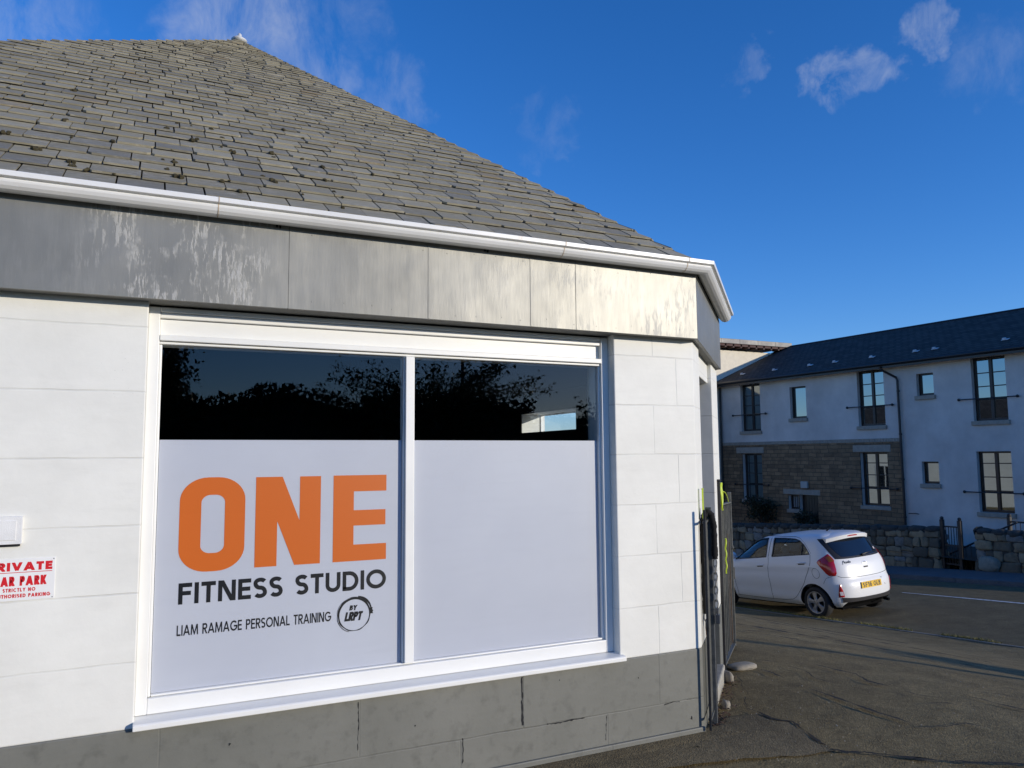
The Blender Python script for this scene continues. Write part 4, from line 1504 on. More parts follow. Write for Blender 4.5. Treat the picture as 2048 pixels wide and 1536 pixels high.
# ------------------------------------------------------------------ rubble garden walls
M_gstone = NT("garden_wall_stone", (.2, .18, .14), .9)
t = M_gstone
isl = t.island()
c = t.mix(isl, (.10, .085, .06), (.36, .28, .17))
c = t.mix(t.math('MULTIPLY', t.math('GREATER_THAN', t.math('FRACT', t.math('MULTIPLY', isl, 5.7)), .7), .6), c, (.27, .27, .26))
c = t.mix(t.ramp(t.noise(7, 5, .7), .4, .75, 0, .6), c, (.05, .048, .04))
t.color(c)
t.bump(t.noise(22, 5, .7), .7, .02)
M_coping = painted("dark_mossy_coping", (.055, .052, .045), .95, .35, .8, 10)
M_mortar = painted("dark_mortar", (.06, .055, .048), .95, .25, .6, 14)
wr = random.Random(21)
def garden_wall(label, ya, yb, top, end_a=False, end_b=False):
    """ya < yb along the street; top(y) = height of the top"""
    base = lambda y: zroad(14.5, y) + .06
    o = Vector((16.6, (ya + yb) / 2, base((ya + yb) / 2)))
    w = thing("garden_wall", label, "wall", o, group="rubble walls along the far footpath")
    m = MB()
    ys_ = rng(ya + .05, yb - .05, 24)
    m.sweep([[(16.47 - o.x, y - o.y, base(y) - .2 - o.z), (16.80 - o.x, y - o.y, base(y) - .2 - o.z), (16.80 - o.x, y - o.y, top(y) - .10 - o.z), (16.47 - o.x, y - o.y, top(y) - .10 - o.z)] for y in ys_])
    m.build("core", M_mortar, w)
    m = MB()
    def face_row(z0f, z1f, y0, y1, smin, smax):
        y = y0
        while y < y1 - .04:
            L = min(wr.uniform(smin, smax), y1 - y)
            if y1 - y - L < .1: L = y1 - y
            yc = y + L / 2
            za, zb = z0f(yc), z1f(yc)
            h_ = (zb - za)
            if h_ > .28 and wr.random() < .3:
                k = wr.uniform(.4, .6)
                for (a_, b_) in ((za, za + h_ * k), (za + h_ * k, zb)):
                    boulder(m, (16.50 - o.x + wr.uniform(-.02, .02), yc - o.y, (a_ + b_) / 2 - o.z), .07, L * .50, (b_ - a_) * .50, p=wr.uniform(.30, .5), jit=.17, seed=wr.uniform(0, 99))
            else:
                boulder(m, (16.50 - o.x + wr.uniform(-.025, .02), yc - o.y, (za + zb) / 2 - o.z), .075, L * .495, h_ * .495, p=wr.uniform(.28, .5), jit=.18, seed=wr.uniform(0, 99))
            y += L
    hs = [0, .30, .57, .82, 1.0]
    for r_ in range(4):
        f0 = lambda y, k=hs[r_]: base(y) + (top(y) - .12 - base(y)) * k
        f1 = lambda y, k=hs[r_ + 1]: base(y) + (top(y) - .12 - base(y)) * k
        face_row(f0, f1, ya, yb, .14, .55)
    # the ends
    for fl, yy in ((end_a, ya), (end_b, yb)):
        if fl:
            for r_ in range(4):
                z0_, z1_ = base(yy) + (top(yy) - .12 - base(yy)) * hs[r_], base(yy) + (top(yy) - .12 - base(yy)) * hs[r_ + 1]
                boulder(m, (16.66 - o.x, yy + (.04 if yy == ya else -.04) - o.y, (z0_ + z1_) / 2 - o.z), .16, .09, (z1_ - z0_) * .48, p=.6, jit=.12, seed=wr.uniform(0, 99))
    m.build("rubble", M_gstone, w, smooth=True)
    m = MB()
    y = ya
    while y < yb:
        L = min(wr.uniform(.30, .55), yb - y)
        yc = y + L / 2
        boulder(m, (16.62 - o.x, yc - o.y, top(yc) - .10 - o.z), .22, L * .52, .10 + wr.uniform(-.01, .02), p=.7, jit=.10, seed=wr.uniform(0, 99))
        y += L
    m.build("coping", M_coping, w, smooth=True)
def topL(y): return -.365 - .062 * (y - 10.57) - (.10 * max(0, 1 - (y - 10.36) / .22) ** 2 if y < 10.58 else 0)
def topR(y): return -.300 + .01 * (8.2 - y)
garden_wall("long rubble stone wall behind the white car, left of the black gate", 10.36, 27, topL, True, False)
garden_wall("rubble stone wall right of the black garden gate, pale boulder at its foot", -2, 9.36, topR, False, True)
m = MB()
boulder(m, (0, 0, 0), .12, .27, .21, p=.75, jit=.15, seed=4.2)
o = m.build("boulder", painted("pale_boulder", (.25, .24, .19), .9, .2, .7, 12), smooth=True)
o.location = (16.40, 8.98, -1.20)
tag(o, "pale pointed boulder at the foot of the right garden wall", "boulder")

gt = thing("garden_gate", "tall narrow black iron garden gate between the two rubble walls", "gate", (16.55, 10.07, -1.47))
for y in (.25, -.25):
    m = MB()
    m.box(-.045, .045, y - .045, y + .045, 0, 1.30)
    m.ball((0, y, 1.335), .05, .05, .05, 10, 6)
    m.build("gate_post", M_iron_black, gt, bevel=.006)
m = MB()
m.box(-.012, .012, -.2, .2, 1.10, 1.14).box(-.012, .012, -.2, .2, .12, .16).box(-.012, .012, -.2, .2, .62, .65)
for i in range(5):
    m.tube([(0, -.15 + .075 * i, .15), (0, -.15 + .075 * i, 1.12)], .011, 6)
m.build("gate_leaf", M_iron_black, gt)
hrl = thing("handrail", "black iron stair handrail sloping behind the gap beside the garden gate", "railing", (17.0, 9.6, -1.4))
m = MB()
m.tube([(0, .9, .25), (0, .18, .62), (0, -.45, .98), (0, -1.0, 1.25)], .024, 8)
for i in range(12):
    y = .85 - i * .15
    m.tube([(0, y, -.1), (0, y, .28 + (.85 - y) * .55)], .010, 6)
m.build("rail", M_iron_black, hrl)
rl = thing("railing", "black iron railing showing above the right garden wall", "railing", (17.1, 7.4, -1.1))
for y in (1.45, .75, -.3, -1.4):
    m = MB()
    m.box(-.04, .04, y - .04, y + .04, 0, 1.08)
    m.ball((0, y, 1.11), .05, .05, .05, 10, 6)
    m.build("post", M_iron_black, rl)
m = MB()
m.box(-.02, .02, -1.6, 1.4, .93, .97).box(-.02, .02, -1.6, 1.4, .2, .24)
for i in range(24):
    m.tube([(0, 1.3 - i * .12, .2), (0, 1.3 - i * .12, .95)], .009, 6)
m.build("bars", M_iron_black, rl)

# ------------------------------------------------------------------ shrubs and trees
M_leaf_dark = NT("dark_evergreen_leaf", (.022, .030, .014), .6)
M_leaf_dark.color(M_leaf_dark.mix(M_leaf_dark.island(), (.014, .020, .010), (.04, .05, .02)))
M_leaf = NT("green_tree_leaf", (.05, .07, .025), .6)
M_leaf.color(M_leaf.mix(M_leaf.island(), (.03, .045, .016), (.08, .10, .035)))
M_bark = painted("brown_bark", (.09, .065, .045), .9, .3, .7, 14)
tr_ = random.Random(31)
def leaves(mb, c, n, spread, size):
    for _ in range(n):
        p = Vector((tr_.gauss(c[0], spread), tr_.gauss(c[1], spread), tr_.gauss(c[2], spread * .8)))
        a = Vector((tr_.uniform(-1, 1), tr_.uniform(-1, 1), tr_.uniform(-1, 1))).normalized()
        b_ = a.cross(Vector((tr_.uniform(-1, 1), tr_.uniform(-1, 1), tr_.uniform(-1, 1)))).normalized()
        s_ = size * tr_.uniform(.6, 1.3)
        mb.poly([p - a * s_, p + b_ * s_ * .55, p + a * s_, p - b_ * s_ * .55])
def tree(name, label, cat, loc, h, rad, crown0, nb, nl, size, mat, group=None, spread=.16):
    r = thing(name, label, cat, loc, group=group)
    tk, lv = MB(), MB()
    top = Vector((0, 0, h * .72))
    if crown0 > .3:
        tk.tube([(0, 0, -.3), (.03, .02, crown0 * .6), (0, .03, crown0), top], [.05 * h * .35, .04 * h * .35, .035 * h * .35, .02], 8)
    for i in range(nb):
        a_ = tr_.uniform(0, 6.28)
        z0 = crown0 + (h * .7 - crown0) * tr_.random()
        k = tr_.uniform(.45, 1.)
        e_ = Vector((math.cos(a_) * rad * k, math.sin(a_) * rad * k, min(h * (1 - .28 * k ** 3), z0 + (h - crown0) * tr_.uniform(.05, .5))))
        p0 = Vector((0, 0, z0 * .9))
        md = p0.lerp(e_, .55) + Vector((tr_.uniform(-.1, .1), tr_.uniform(-.1, .1), tr_.uniform(0, .2)))
        tk.tube([p0, md, e_], [.022, .014, .005], 5)
        for q in range(nl):
            t_ = .35 + .65 * (q + tr_.random()) / nl
            c_ = (p0.lerp(md, t_ / .55) if t_ < .55 else md.lerp(e_, (t_ - .55) / .45))
            leaves(lv, c_, 5, spread, size)
    tk.build("trunk", M_bark, r, smooth=True)
    lv.build("crown", mat, r)
    return r
tree("evergreen_bush", "dark evergreen bush against the stone-faced house at left", "bush", (18.55, 19.2, -1.15), 1.15, .75, .1, 40, 10, .05, M_leaf_dark, "dark bushes in the far garden", .10)
tree("evergreen_bush", "low dark bush below the lamp by the dark door", "bush", (18.7, 17.0, -1.15), .65, .6, .05, 26, 8, .045, M_leaf_dark, "dark bushes in the far garden", .09)
# the trees over the road in front of the shop, mirrored in the shop window
tree("broadleaf_tree", "dense tree mirrored at the left end of the shop window", "tree", (-2.75, -20.3, 0), 5.7, 1.15, .5, 110, 15, .065, M_leaf, "trees mirrored in the shop window", .17)
tree("broadleaf_tree", "wide airy tree mirrored across the mullion of the shop window", "tree", (5.5, -20, 0), 5.3, 4.1, .9, 150, 15, .062, M_leaf, "trees mirrored in the shop window", .15)
tree("broadleaf_tree", "small tree mirrored at the right end of the shop window", "tree", (12.3, -20.8, 0), 3.9, 1.3, .6, 40, 8, .07, M_leaf, "trees mirrored in the shop window", .15)
hd = MB()
for i in range(9000):
    x = tr_.uniform(-7, 16)
    ztop = 3.75 + .45 * mnoise.noise(Vector((x * .5, 0, 0))) + .25 * mnoise.noise(Vector((x * 1.7, 3, 0))) - (.75 if x > 9.8 else 0)
    z = ztop - abs(tr_.gauss(0, .8))
    if z < 0: continue
    leaves(hd, (x, -21.2 + tr_.uniform(-.4, .5), z), 1, .05, .10)
hd = hd.build("hedge_leaves", M_leaf_dark)
hdg = thing("hedge", "tall dark hedge mirrored along the shop window behind the trees", "hedge", (4, -21.3, 0))
hd.name = "foliage"
hd.parent = hdg
hd.location = (-4, 21.3, 0)
m = MB()
m.sweep([[(x - 4, -.45, 0), (x - 4, .35, 0), (x - 4, .25, 3.45 + .45 * mnoise.noise(Vector((x * .5, 0, 0))) - (.75 if x > 9.8 else 0)), (x - 4, -.35, 3.45 + .45 * mnoise.noise(Vector((x * .5, 0, 0))) - (.75 if x > 9.8 else 0))] for x in rng(-7, 16, 60)])
m.build("dense_twigs", M_leaf_dark, hdg)
lp = thing("lamp_post", "slim dark lamp post mirrored in the right pane of the shop window", "lamp post", (6.3, -19.2, 0))
m = MB()
m.tube([(0, 0, 0), (0, 0, 1.2), (0, 0, 1.25), (0, 0, 7.5)], [.09, .09, .06, .05], 10)
m.build("pole", M_pipe, lp)
m = MB()
m.sweep([[(x, -.08, 7.5), (x, .08, 7.5), (x, .06, 7.62), (x, -.06, 7.62)] for x in (-.05, .55)])
m.build("lantern", M_pipe, lp, bevel=.02)

# white house next to the shop along the street: the far windows and the car mirror its sunlit side
nh_ = thing("white_house", "low white house beside the shop, mirrored in the far ground-floor windows", "house", (1.75, 18.6, -1.6))
NW = [(-6.3, -5.2, 1.2, 2.6), (-2.6, -1.5, 1.2, 2.6), (1.4, 2.5, 1.2, 2.6), (5., 6.1, 1.2, 2.6)]
m = MB()
m.box(-2.3, 2.3, -7.8, 7.8, -.6, 4.5)
m.build("wall", M_white_wall, nh_)
m = MB()
m.sweep([[(-2.6, y, 4.5), (2.6, y, 4.5), (0, y, 6.0)] for y in (-8., 8.)])
m.build("roof", M_house_slate, nh_)
for (ya, yb, za, zb) in NW:
    m = MB()
    m.box(2.302, 2.34, ya, yb, za, zb)
    f_ = m.build("window", M_white_wood, nh_, bevel=.005)
    m = MB()
    for (p, q) in ((ya + .07, (ya + yb) / 2 - .03), ((ya + yb) / 2 + .03, yb - .07)):
        m.poly([(2.343, p, za + .07), (2.343, q, za + .07), (2.343, q, zb - .07), (2.343, p, zb - .07)])
    m.build("pane", M_house_glass, f_)

# ------------------------------------------------------------------ things on the right of the forecourt whose shadows cross it
SH = Vector((SUN.x, SUN.y, 0)).normalized()
def upwind(x, y, u): return (x + SH.x * u, y + SH.y * u)
x, y = upwind(2.62, .98, 9.0)
sp_ = thing("sign_post", "slim post whose long shadow crosses the forecourt", "post", (x, y, terr(x, y)))
m = MB()
m.tube([(0, 0, -.2), (0, 0, 3.4)], .06, 10)
m.ball((0, 0, 3.4), .06, .06, .03, 10, 4)
m.build("pole", M_iron_black, sp_)
x, y = upwind(3.3, 1.25, 8.7)
tree("young_tree", "young tree whose crown shadow falls on the forecourt at right", "tree", (x, y, terr(x, y)), 2.15, .36, 1.25, 60, 12, .06, M_leaf, None, .12)

# ------------------------------------------------------------------ the white hatchback (body shape as stacked outlines)
XC=.1
KZ=[.20,.28,.40,.55,.62,.68,.80,.92,.98,1.10,1.25,1.36,1.40,1.435,1.46,1.474,1.482]
KR=[-.50,-.575,-.60,-.605,-.595,-.570,-.552,-.528,-.505,-.440,-.345,-.270,-.248,-.215,-.14,-.05,.04]
KF=[2.88,2.96,2.99,2.99,2.97,2.94,2.84,2.5,2.25,1.98,1.74,1.52,1.40,1.22,.97,.75,.45]
KW=[.70,.765,.79,.797,.797,.795,.787,.770,.752,.710,.658,.612,.587,.54,.45,.32,.15]
def itp(K,z):
    if z<=KZ[0]: return K[0]
    if z>=KZ[-1]: return K[-1]
    for i in range(len(KZ)-1):
        if z<=KZ[i+1]:
            # catmull-rom (monotone-ish)
            h=KZ[i+1]-KZ[i];t=(z-KZ[i])/h
            d=(K[i+1]-K[i])/h
            dm=(K[i]-K[i-1])/(KZ[i]-KZ[i-1]) if i>0 else d
            dp=(K[i+2]-K[i+1])/(KZ[i+2]-KZ[i+1]) if i+2<len(KZ) else d
            m0=0 if dm*d<=0 else 2*dm*d/(dm+d)
            m1=0 if dp*d<=0 else 2*dp*d/(dp+d)
            return (2*t**3-3*t*t+1)*K[i]+(t**3-2*t*t+t)*h*m0+(-2*t**3+3*t*t)*K[i+1]+(t**3-t*t)*h*m1
NR=3.5;NF=6.0
def outline(z,phi):
    # phi 0 rear centre, pi/2 left side at XC, pi front centre
    w=itp(KW,z)
    c,s=math.cos(phi),math.sin(phi)
    if c>=0:
        a=XC-itp(KR,z);n=NR;x=XC-a*abs(c)**(2/n)
    else:
        a=itp(KF,z)-XC;n=NF;x=XC+a*abs(c)**(2/n)
    y=w*math.copysign(abs(s)**(2/n),s)
    return x,y
_cache={}
def table(z):
    k=round(z,4)
    if k not in _cache:
        P=[outline(z,math.pi*i/240) for i in range(241)]
        L=[0.]
        for a,b in zip(P,P[1:]): L.append(L[-1]+math.hypot(b[0]-a[0],b[1]-a[1]))
        _cache[k]=(P,L)
    return _cache[k]
def surf0(q,z):
    P,L=table(z);s=1 if q>=0 else -1;a=abs(q)
    import bisect
    i=min(max(bisect.bisect_right(L,a)-1,0),239)
    t=(a-L[i])/max(L[i+1]-L[i],1e-9)
    return (P[i][0]+(P[i+1][0]-P[i][0])*t, s*(P[i][1]+(P[i+1][1]-P[i][1])*t), z)
def surf(q,z,off=0.):
    p=surf0(q,z)
    if off==0: return p
    e=.004
    a=surf0(q+e,z);b=surf0(q-e,z);c=surf0(q,z+e);d=surf0(q,z-e)
    u=[a[i]-b[i] for i in range(3)];v=[c[i]-d[i] for i in range(3)]
    n=(u[1]*v[2]-u[2]*v[1],u[2]*v[0]-u[0]*v[2],u[0]*v[1]-u[1]*v[0])
    l=math.sqrt(sum(k*k for k in n)) or 1
    # outward
    sg=1 if (n[0]*(p[0]-XC)+n[1]*p[1])>=0 else -1
    return tuple(p[i]+sg*off*n[i]/l for i in range(3))

def on_side(x, z, side=1):
    """arc position of the body side at a given x"""
    P, L = table(z)
    best = min((abs(p[0] - x), l) for p, l in zip(P, L) if p[1] > .05 or p[0] > XC)
    # refine linearly
    for i in range(len(P) - 1):
        if P[i][0] <= x <= P[i + 1][0] and P[i][1] > .02:
            t = (x - P[i][0]) / max(P[i + 1][0] - P[i][0], 1e-9)
            return side * (L[i] + (L[i + 1] - L[i]) * t)
    return side * best[1]
def side_pt(x, z, off=0., side=1): return surf(on_side(x, z, side), z, off)

CT = Vector((8.93, 6.85, -1.315))
car = thing("parked_car", "small white five-door hatchback parked at the kerb, rear towards the shop", "car", CT, (R(-2.6), R(4.3), R(91.6)))
M_paint = NT("white_car_paint", (.76, .76, .745), .35)
M_paint.b.inputs['Coat Weight'].default_value = .35
M_paint.b.inputs['Coat Roughness'].default_value = .04
M_trim = NT("black_car_trim", (.014, .014, .016), .45)
M_under = NT("matt_black_underside", (.006, .006, .006), .95, 0, .05)
M_seam = NT("panel_gap", (.02, .02, .022), .8)
M_cabin = NT("grey_car_interior", (.035, .035, .037), .9)
M_seat = NT("light_grey_seat", (.30, .29, .25), .9)
M_carglass = glass("tinted_car_glass", (.62, .67, .66), 1.6)
M_backglass = NT("dark_rear_glass", (.008, .011, .016), .03, 0, .8)
M_tail = NT("red_lamp_lens", (.42, .006, .012), .12)
M_tail.b.inputs['Coat Weight'].default_value = 1.
M_amber = NT("amber_lamp_lens", (.35, .10, .012), .12)
M_clear = NT("clear_lamp_lens", (.75, .68, .68), .1)
M_tyre = NT("tyre_rubber", (.018, .018, .018), .8)
M_alloy = NT("silver_alloy", (.52, .52, .53), .32, .75)
M_plate = NT("yellow_plate", (.80, .48, .015), .35)
M_chrome = NT("chrome", (.8, .8, .8), .35, .9)

def grid_patch(mb, f, nu, nv):
    vs = [f(i / nu, j / nv) for j in range(nv + 1) for i in range(nu + 1)]
    fs = [(j * (nu + 1) + i, j * (nu + 1) + i + 1, (j + 1) * (nu + 1) + i + 1, (j + 1) * (nu + 1) + i) for j in range(nv) for i in range(nu)]
    mb.add(vs, fs)
def lin(tab, v):
    for (a, fa), (b_, fb) in zip(tab, tab[1:]):
        if v <= b_:
            return fa + (fb - fa) * (v - a) / (b_ - a)
    return tab[-1][1]
def seam(mb, pts, w=.0035, off=.0012, fn=surf):
    """thin dark line lying on the body through (q, z) points"""
    P = []
    for (a, b_) in zip(pts, pts[1:]):
        n = max(2, int(math.dist(a, b_) / .025))
        P += [(a[0] + (b_[0] - a[0]) * i / n, a[1] + (b_[1] - a[1]) * i / n) for i in range(n)]
    P.append(pts[-1])
    rr = []
    for i, p in enumerate(P):
        a, b_ = P[max(i - 1, 0)], P[min(i + 1, len(P) - 1)]
        l = math.dist(a, b_) or 1
        nx, nz = -(b_[1] - a[1]) / l, (b_[0] - a[0]) / l
        rr.append([fn(p[0] - nx * w, p[1] - nz * w, off), fn(p[0] + nx * w, p[1] + nz * w, off)])
    mb.sweep(rr, False)

# body shell
NPH = 176
zl = [.20, .215, .24, .28, .32, .36, .40, .45, .50, .55, .59, .62, .65, .68, .72, .76, .80, .84, .88, .91, .935, .96, .98, 1.01, 1.04, 1.08, 1.12, 1.16, 1.2, 1.24, 1.28, 1.32, 1.35, 1.375, 1.40, 1.42, 1.44, 1.455, 1.466, 1.474, 1.479, 1.482]
bm_ = MB()
rings = []
for z in zl:
    ring = []
    for i in range(NPH):
        x, y = outline(z, 2 * math.pi * i / NPH)
        # shoulder crease and hollow in the doors
        if abs(y) > .5 and -.1 < x < 2.4 and .3 < z < .95:
            cz = .90 - .045 * x
            y *= 1 - .010 * math.exp(-((z - cz + .075) / .05) ** 2) + .004 * math.exp(-((z - cz - .01) / .02) ** 2)
            y *= 1 - .014 * math.exp(-((z - .45) / .09) ** 2) * sm((2.3 - x) / .3) * sm((x + .1) / .3)
        ring.append((x, y, z))
    rings.append(ring)
bm_.sweep(rings)
body = bm_.build("body", M_paint, car, smooth=True)
def boolean(target, cut):
    mod = target.modifiers.new("cut", 'BOOLEAN')
    mod.operation = 'DIFFERENCE'
    mod.solver = 'EXACT'
    mod.object = cut
    mod.material_mode = 'TRANSFER'
    dg = bpy.context.evaluated_depsgraph_get()
    me = bpy.data.meshes.new_from_object(target.evaluated_get(dg))
    target.modifiers.clear()
    target.data = me
    cm = cut.data
    bpy.data.objects.remove(cut)
    bpy.data.meshes.remove(cm)
def cutter(mb, mat):
    o = mb.build("cutter", mat, car, smooth=False)
    bm = bmesh.new()
    bm.from_mesh(o.data)
    bmesh.ops.recalc_face_normals(bm, faces=bm.faces)
    bm.to_mesh(o.data)
    bm.free()
    return o
# cabin hollow
cv = MB()
rg = []
for z in [.42, .6, .8, .95, 1.05, 1.15, 1.25, 1.33, 1.38, 1.415, 1.43]:
    ring = []
    for i in range(72):
        x, y = outline(z, 2 * math.pi * i / 72)
        l = max(1e-6, math.hypot(x - XC, y))
        y = y * (1 - .05 / max(.2, itp(KW, z)))
        x = min(max(x, -.30 if z < 1.1 else -.12), (1.95 if z < .9 else itp(KF, z) - .08))
        ring.append((x, y, z))
    rg.append(ring)
cv.sweep(rg)
bpy.context.view_layer.update()
boolean(body, cutter(cv, M_cabin))
F_WIN = [(1.135, 1.045), (1.6, 1.005), (2.02, .975), (1.92, 1.085), (1.76, 1.215), (1.58, 1.315), (1.38, 1.375), (1.145, 1.393)]
R_WIN = [(.985, 1.055), (.07, 1.125), (.13, 1.20), (.22, 1.29), (.33, 1.36), (.45, 1.388), (.70, 1.398), (.985, 1.396)]
for poly in (F_WIN, R_WIN):
    c_ = MB()
    c_.sweep([[(x, y, z) for x, z in poly] for y in (-1.2, 1.2)])
    boolean(body, cutter(c_, M_trim))
for wx in (0., 2.385):
    for sd_ in (1, -1):
        c_ = MB()
        c_.sweep([[(wx + .338 * math.cos(2 * math.pi * i / 40), y, .285 + .328 * math.sin(2 * math.pi * i / 40)) for i in range(40)] for y in (sd_ * .50, sd_ * .95)])
        boolean(body, cutter(c_, M_trim))
c_ = MB()
c_.sweep([[(x, y, z) for x, z in ((-.95, .05), (-.95, .300), (-.52, .295), (-.40, .205), (-.40, .05))] for y in (-.62, .62)])
boolean(body, cutter(c_, M_under))
for p in body.data.polygons: p.use_smooth = True
body.data.set_sharp_from_angle(angle=R(32))

# side glass, pillars, door seams, handles
for sd_ in (1, -1):
    for poly in (F_WIN, R_WIN):
        mb = MB()
        xs_ = [p[0] for p in poly]
        xa, xb = min(xs_) - .004, max(xs_) + .004
        k = len(poly)
        def edge(x, upper):
            ys_ = []
            for i in range(k):
                (x0, z0), (x1, z1) = poly[i], poly[(i + 1) % k]
                if min(x0, x1) <= x <= max(x0, x1) and x0 != x1:
                    ys_.append(z0 + (z1 - z0) * (x - x0) / (x1 - x0))
            return (max(ys_) + .004 if upper else min(ys_) - .004) if ys_ else None
        nu = 26
        cols = []
        for i in range(nu + 1):
            x = min(xs_) + 1e-4 + (max(xs_) - min(xs_) - 2e-4) * i / nu
            lo, hi = edge(x, False), edge(x, True)
            cols.append([side_pt(x, lo + (hi - lo) * j / 6, -.010, sd_) for j in range(7)])
        mb.sweep(cols, False)
        mb.build("side_glass", M_carglass, car, smooth=True)
    # dark rubber round the glass
    mb = MB()
    for poly in (F_WIN, R_WIN):
        pts = [(on_side(x, z, sd_), z) for x, z in poly + [poly[0]]]
        seam(mb, pts, .008, .002)
    mb.build("window_seal", M_trim, car)
    mb = MB()
    bar_ = [(on_side(.255, 1.11, sd_), 1.11), (on_side(.262, 1.31, sd_), 1.31)]
    seam(mb, bar_, .010, .003)
    # B pillar strip and door gaps
    seam(mb, [(on_side(x, z, sd_), z) for x, z in ((1.075, 1.04), (1.07, .85), (1.045, .6), (1.03, .40), (1.045, .26))])
    seam(mb, [(on_side(x, z, sd_), z) for x, z in ((1.062, 1.40), (1.068, 1.22), (1.075, 1.05))], .0035)
    seam(mb, [(on_side(x, z, sd_), z) for x, z in ((.055, 1.12), (.035, .98), (.06, .88), (.16, .68), (.32, .46), (.44, .34), (.53, .295), (.70, .275), (1.03, .262), (2.0, .27))])
    seam(mb, [(on_side(x, z, sd_), z) for x, z in ((.04, 1.14), (.115, 1.225), (.21, 1.32), (.34, 1.40), (.46, 1.425), (1.05, 1.432), (1.40, 1.41), (1.62, 1.345), (1.82, 1.235), (2.02, 1.09))], .0035)
    seam(mb, [(on_side(x, z, sd_), z) for x, z in ((2.09, .93), (2.06, .7), (2.0, .5), (1.98, .27))])
    if sd_ == 1:
        pts = [(1.05 + .078 * math.cos(2 * math.pi * i / 28), .80 + .088 * math.sin(2 * math.pi * i / 28)) for i in range(29)]
        seam(mb, pts, .003)
    mb.build("panel_gap", M_seam, car)
    for (hx, hz) in ((1.27, .885), (.235, .965)):
        mb = MB()
        mb.sweep([[side_pt(hx + u * .095, hz + .012 * math.cos(a) - .008 * u, .006 + .016 * (1 - u * u) + .007 * math.sin(a), sd_) for a in [2 * math.pi * i / 8 for i in range(8)]] for u in [-1 + .2 * i for i in range(11)]])
        mb.build("door_handle", M_paint, car, smooth=True)
        mb = MB()
        seam(mb, [(on_side(hx - .075, hz - .015, sd_), hz - .015), (on_side(hx + .075, hz - .025, sd_), hz - .025)], .008, .003)  # dark strip painted in for the shadow in the handle recess
        mb.build("handle_recess_shade", M_seam, car)
    mb = MB()
    p = Vector(side_pt(2.02, 1.0, .02, sd_))
    mb.ball((p.x + .03, p.y + sd_ * .085, p.z + .03), .06, .10, .075, 12, 8)
    mb.obox((p.x + .03, p.y, p.z - .015), (.03, 0, 0), (0, .05, 0), (0, 0, .012))
    mb.build("door_mirror", M_paint, car, smooth=True)
    mb = MB()
    grid_patch(mb, lambda u, v: side_pt(2.04 - .085 * (1 - u) + .0 * v, .965 + (.10 * u * .6 + .02) * v, .004, sd_), 6, 4)
    mb.build("mirror_mount", M_trim, car)

# windscreen
mb = MB()
def front_pt(k, z, off):
    P, L = table(z)
    return surf(L[-1] - k, z, off)
grid_patch(mb, lambda u, v: front_pt((u - .5) * 1.9 * (.62 - .10 * v) + 1e-3, 1.0 + .39 * v, .004) if u >= .5 else tuple(c * s for c, s in zip(front_pt((.5 - u) * 1.9 * (.62 - .10 * v) + 1e-3, 1.0 + .39 * v, .004), (1, -1, 1))), 20, 8)
mb.build("windscreen", M_backglass, car, smooth=True)

# tailgate glass: black surround, then the clear middle
mb = MB()
def hw(z): return lin([(1.02, .585), (1.06, .60), (1.2, .635), (1.39, .675)], z)
grid_patch(mb, lambda u, v: surf((2 * u - 1) * hw(1.025 + .365 * v - .012 * (1 - v) * abs(2 * u - 1) ** 3 * -1), 1.025 + .365 * v + .012 * (1 - v) * abs(2 * u - 1) ** 3, .004), 30, 12)
rw = mb.build("rear_window", M_trim, car, smooth=True)
mb = MB()
def rr_(u, v):
    a, b_ = 2 * u - 1, 2 * v - 1
    k = 1 - .13 * max(0, abs(b_) - .3) ** 2
    return surf(a * k * (hw(1.2 + .16 * b_) - .105), 1.212 + .155 * b_ * (1 - .05 * abs(a) ** 4), .0065)
grid_patch(mb, rr_, 30, 12)
mb.build("pane", M_backglass, rw, smooth=True)
mb = MB()
mb.tube([surf(-.05, 1.045, .02), surf(.0, 1.052, .025), surf(-.20, 1.075, .02), surf(-.42, 1.085, .016)], [.02, .018, .008, .005], 8)
mb.build("wiper", M_trim, rw, smooth=True)
mb = MB()
mb.poly([surf(q, z, .0085) for q, z in ((-.50, 1.115), (-.46, 1.115), (-.46, 1.155), (-.50, 1.155))])
mb.build("sticker", M_clear, rw)

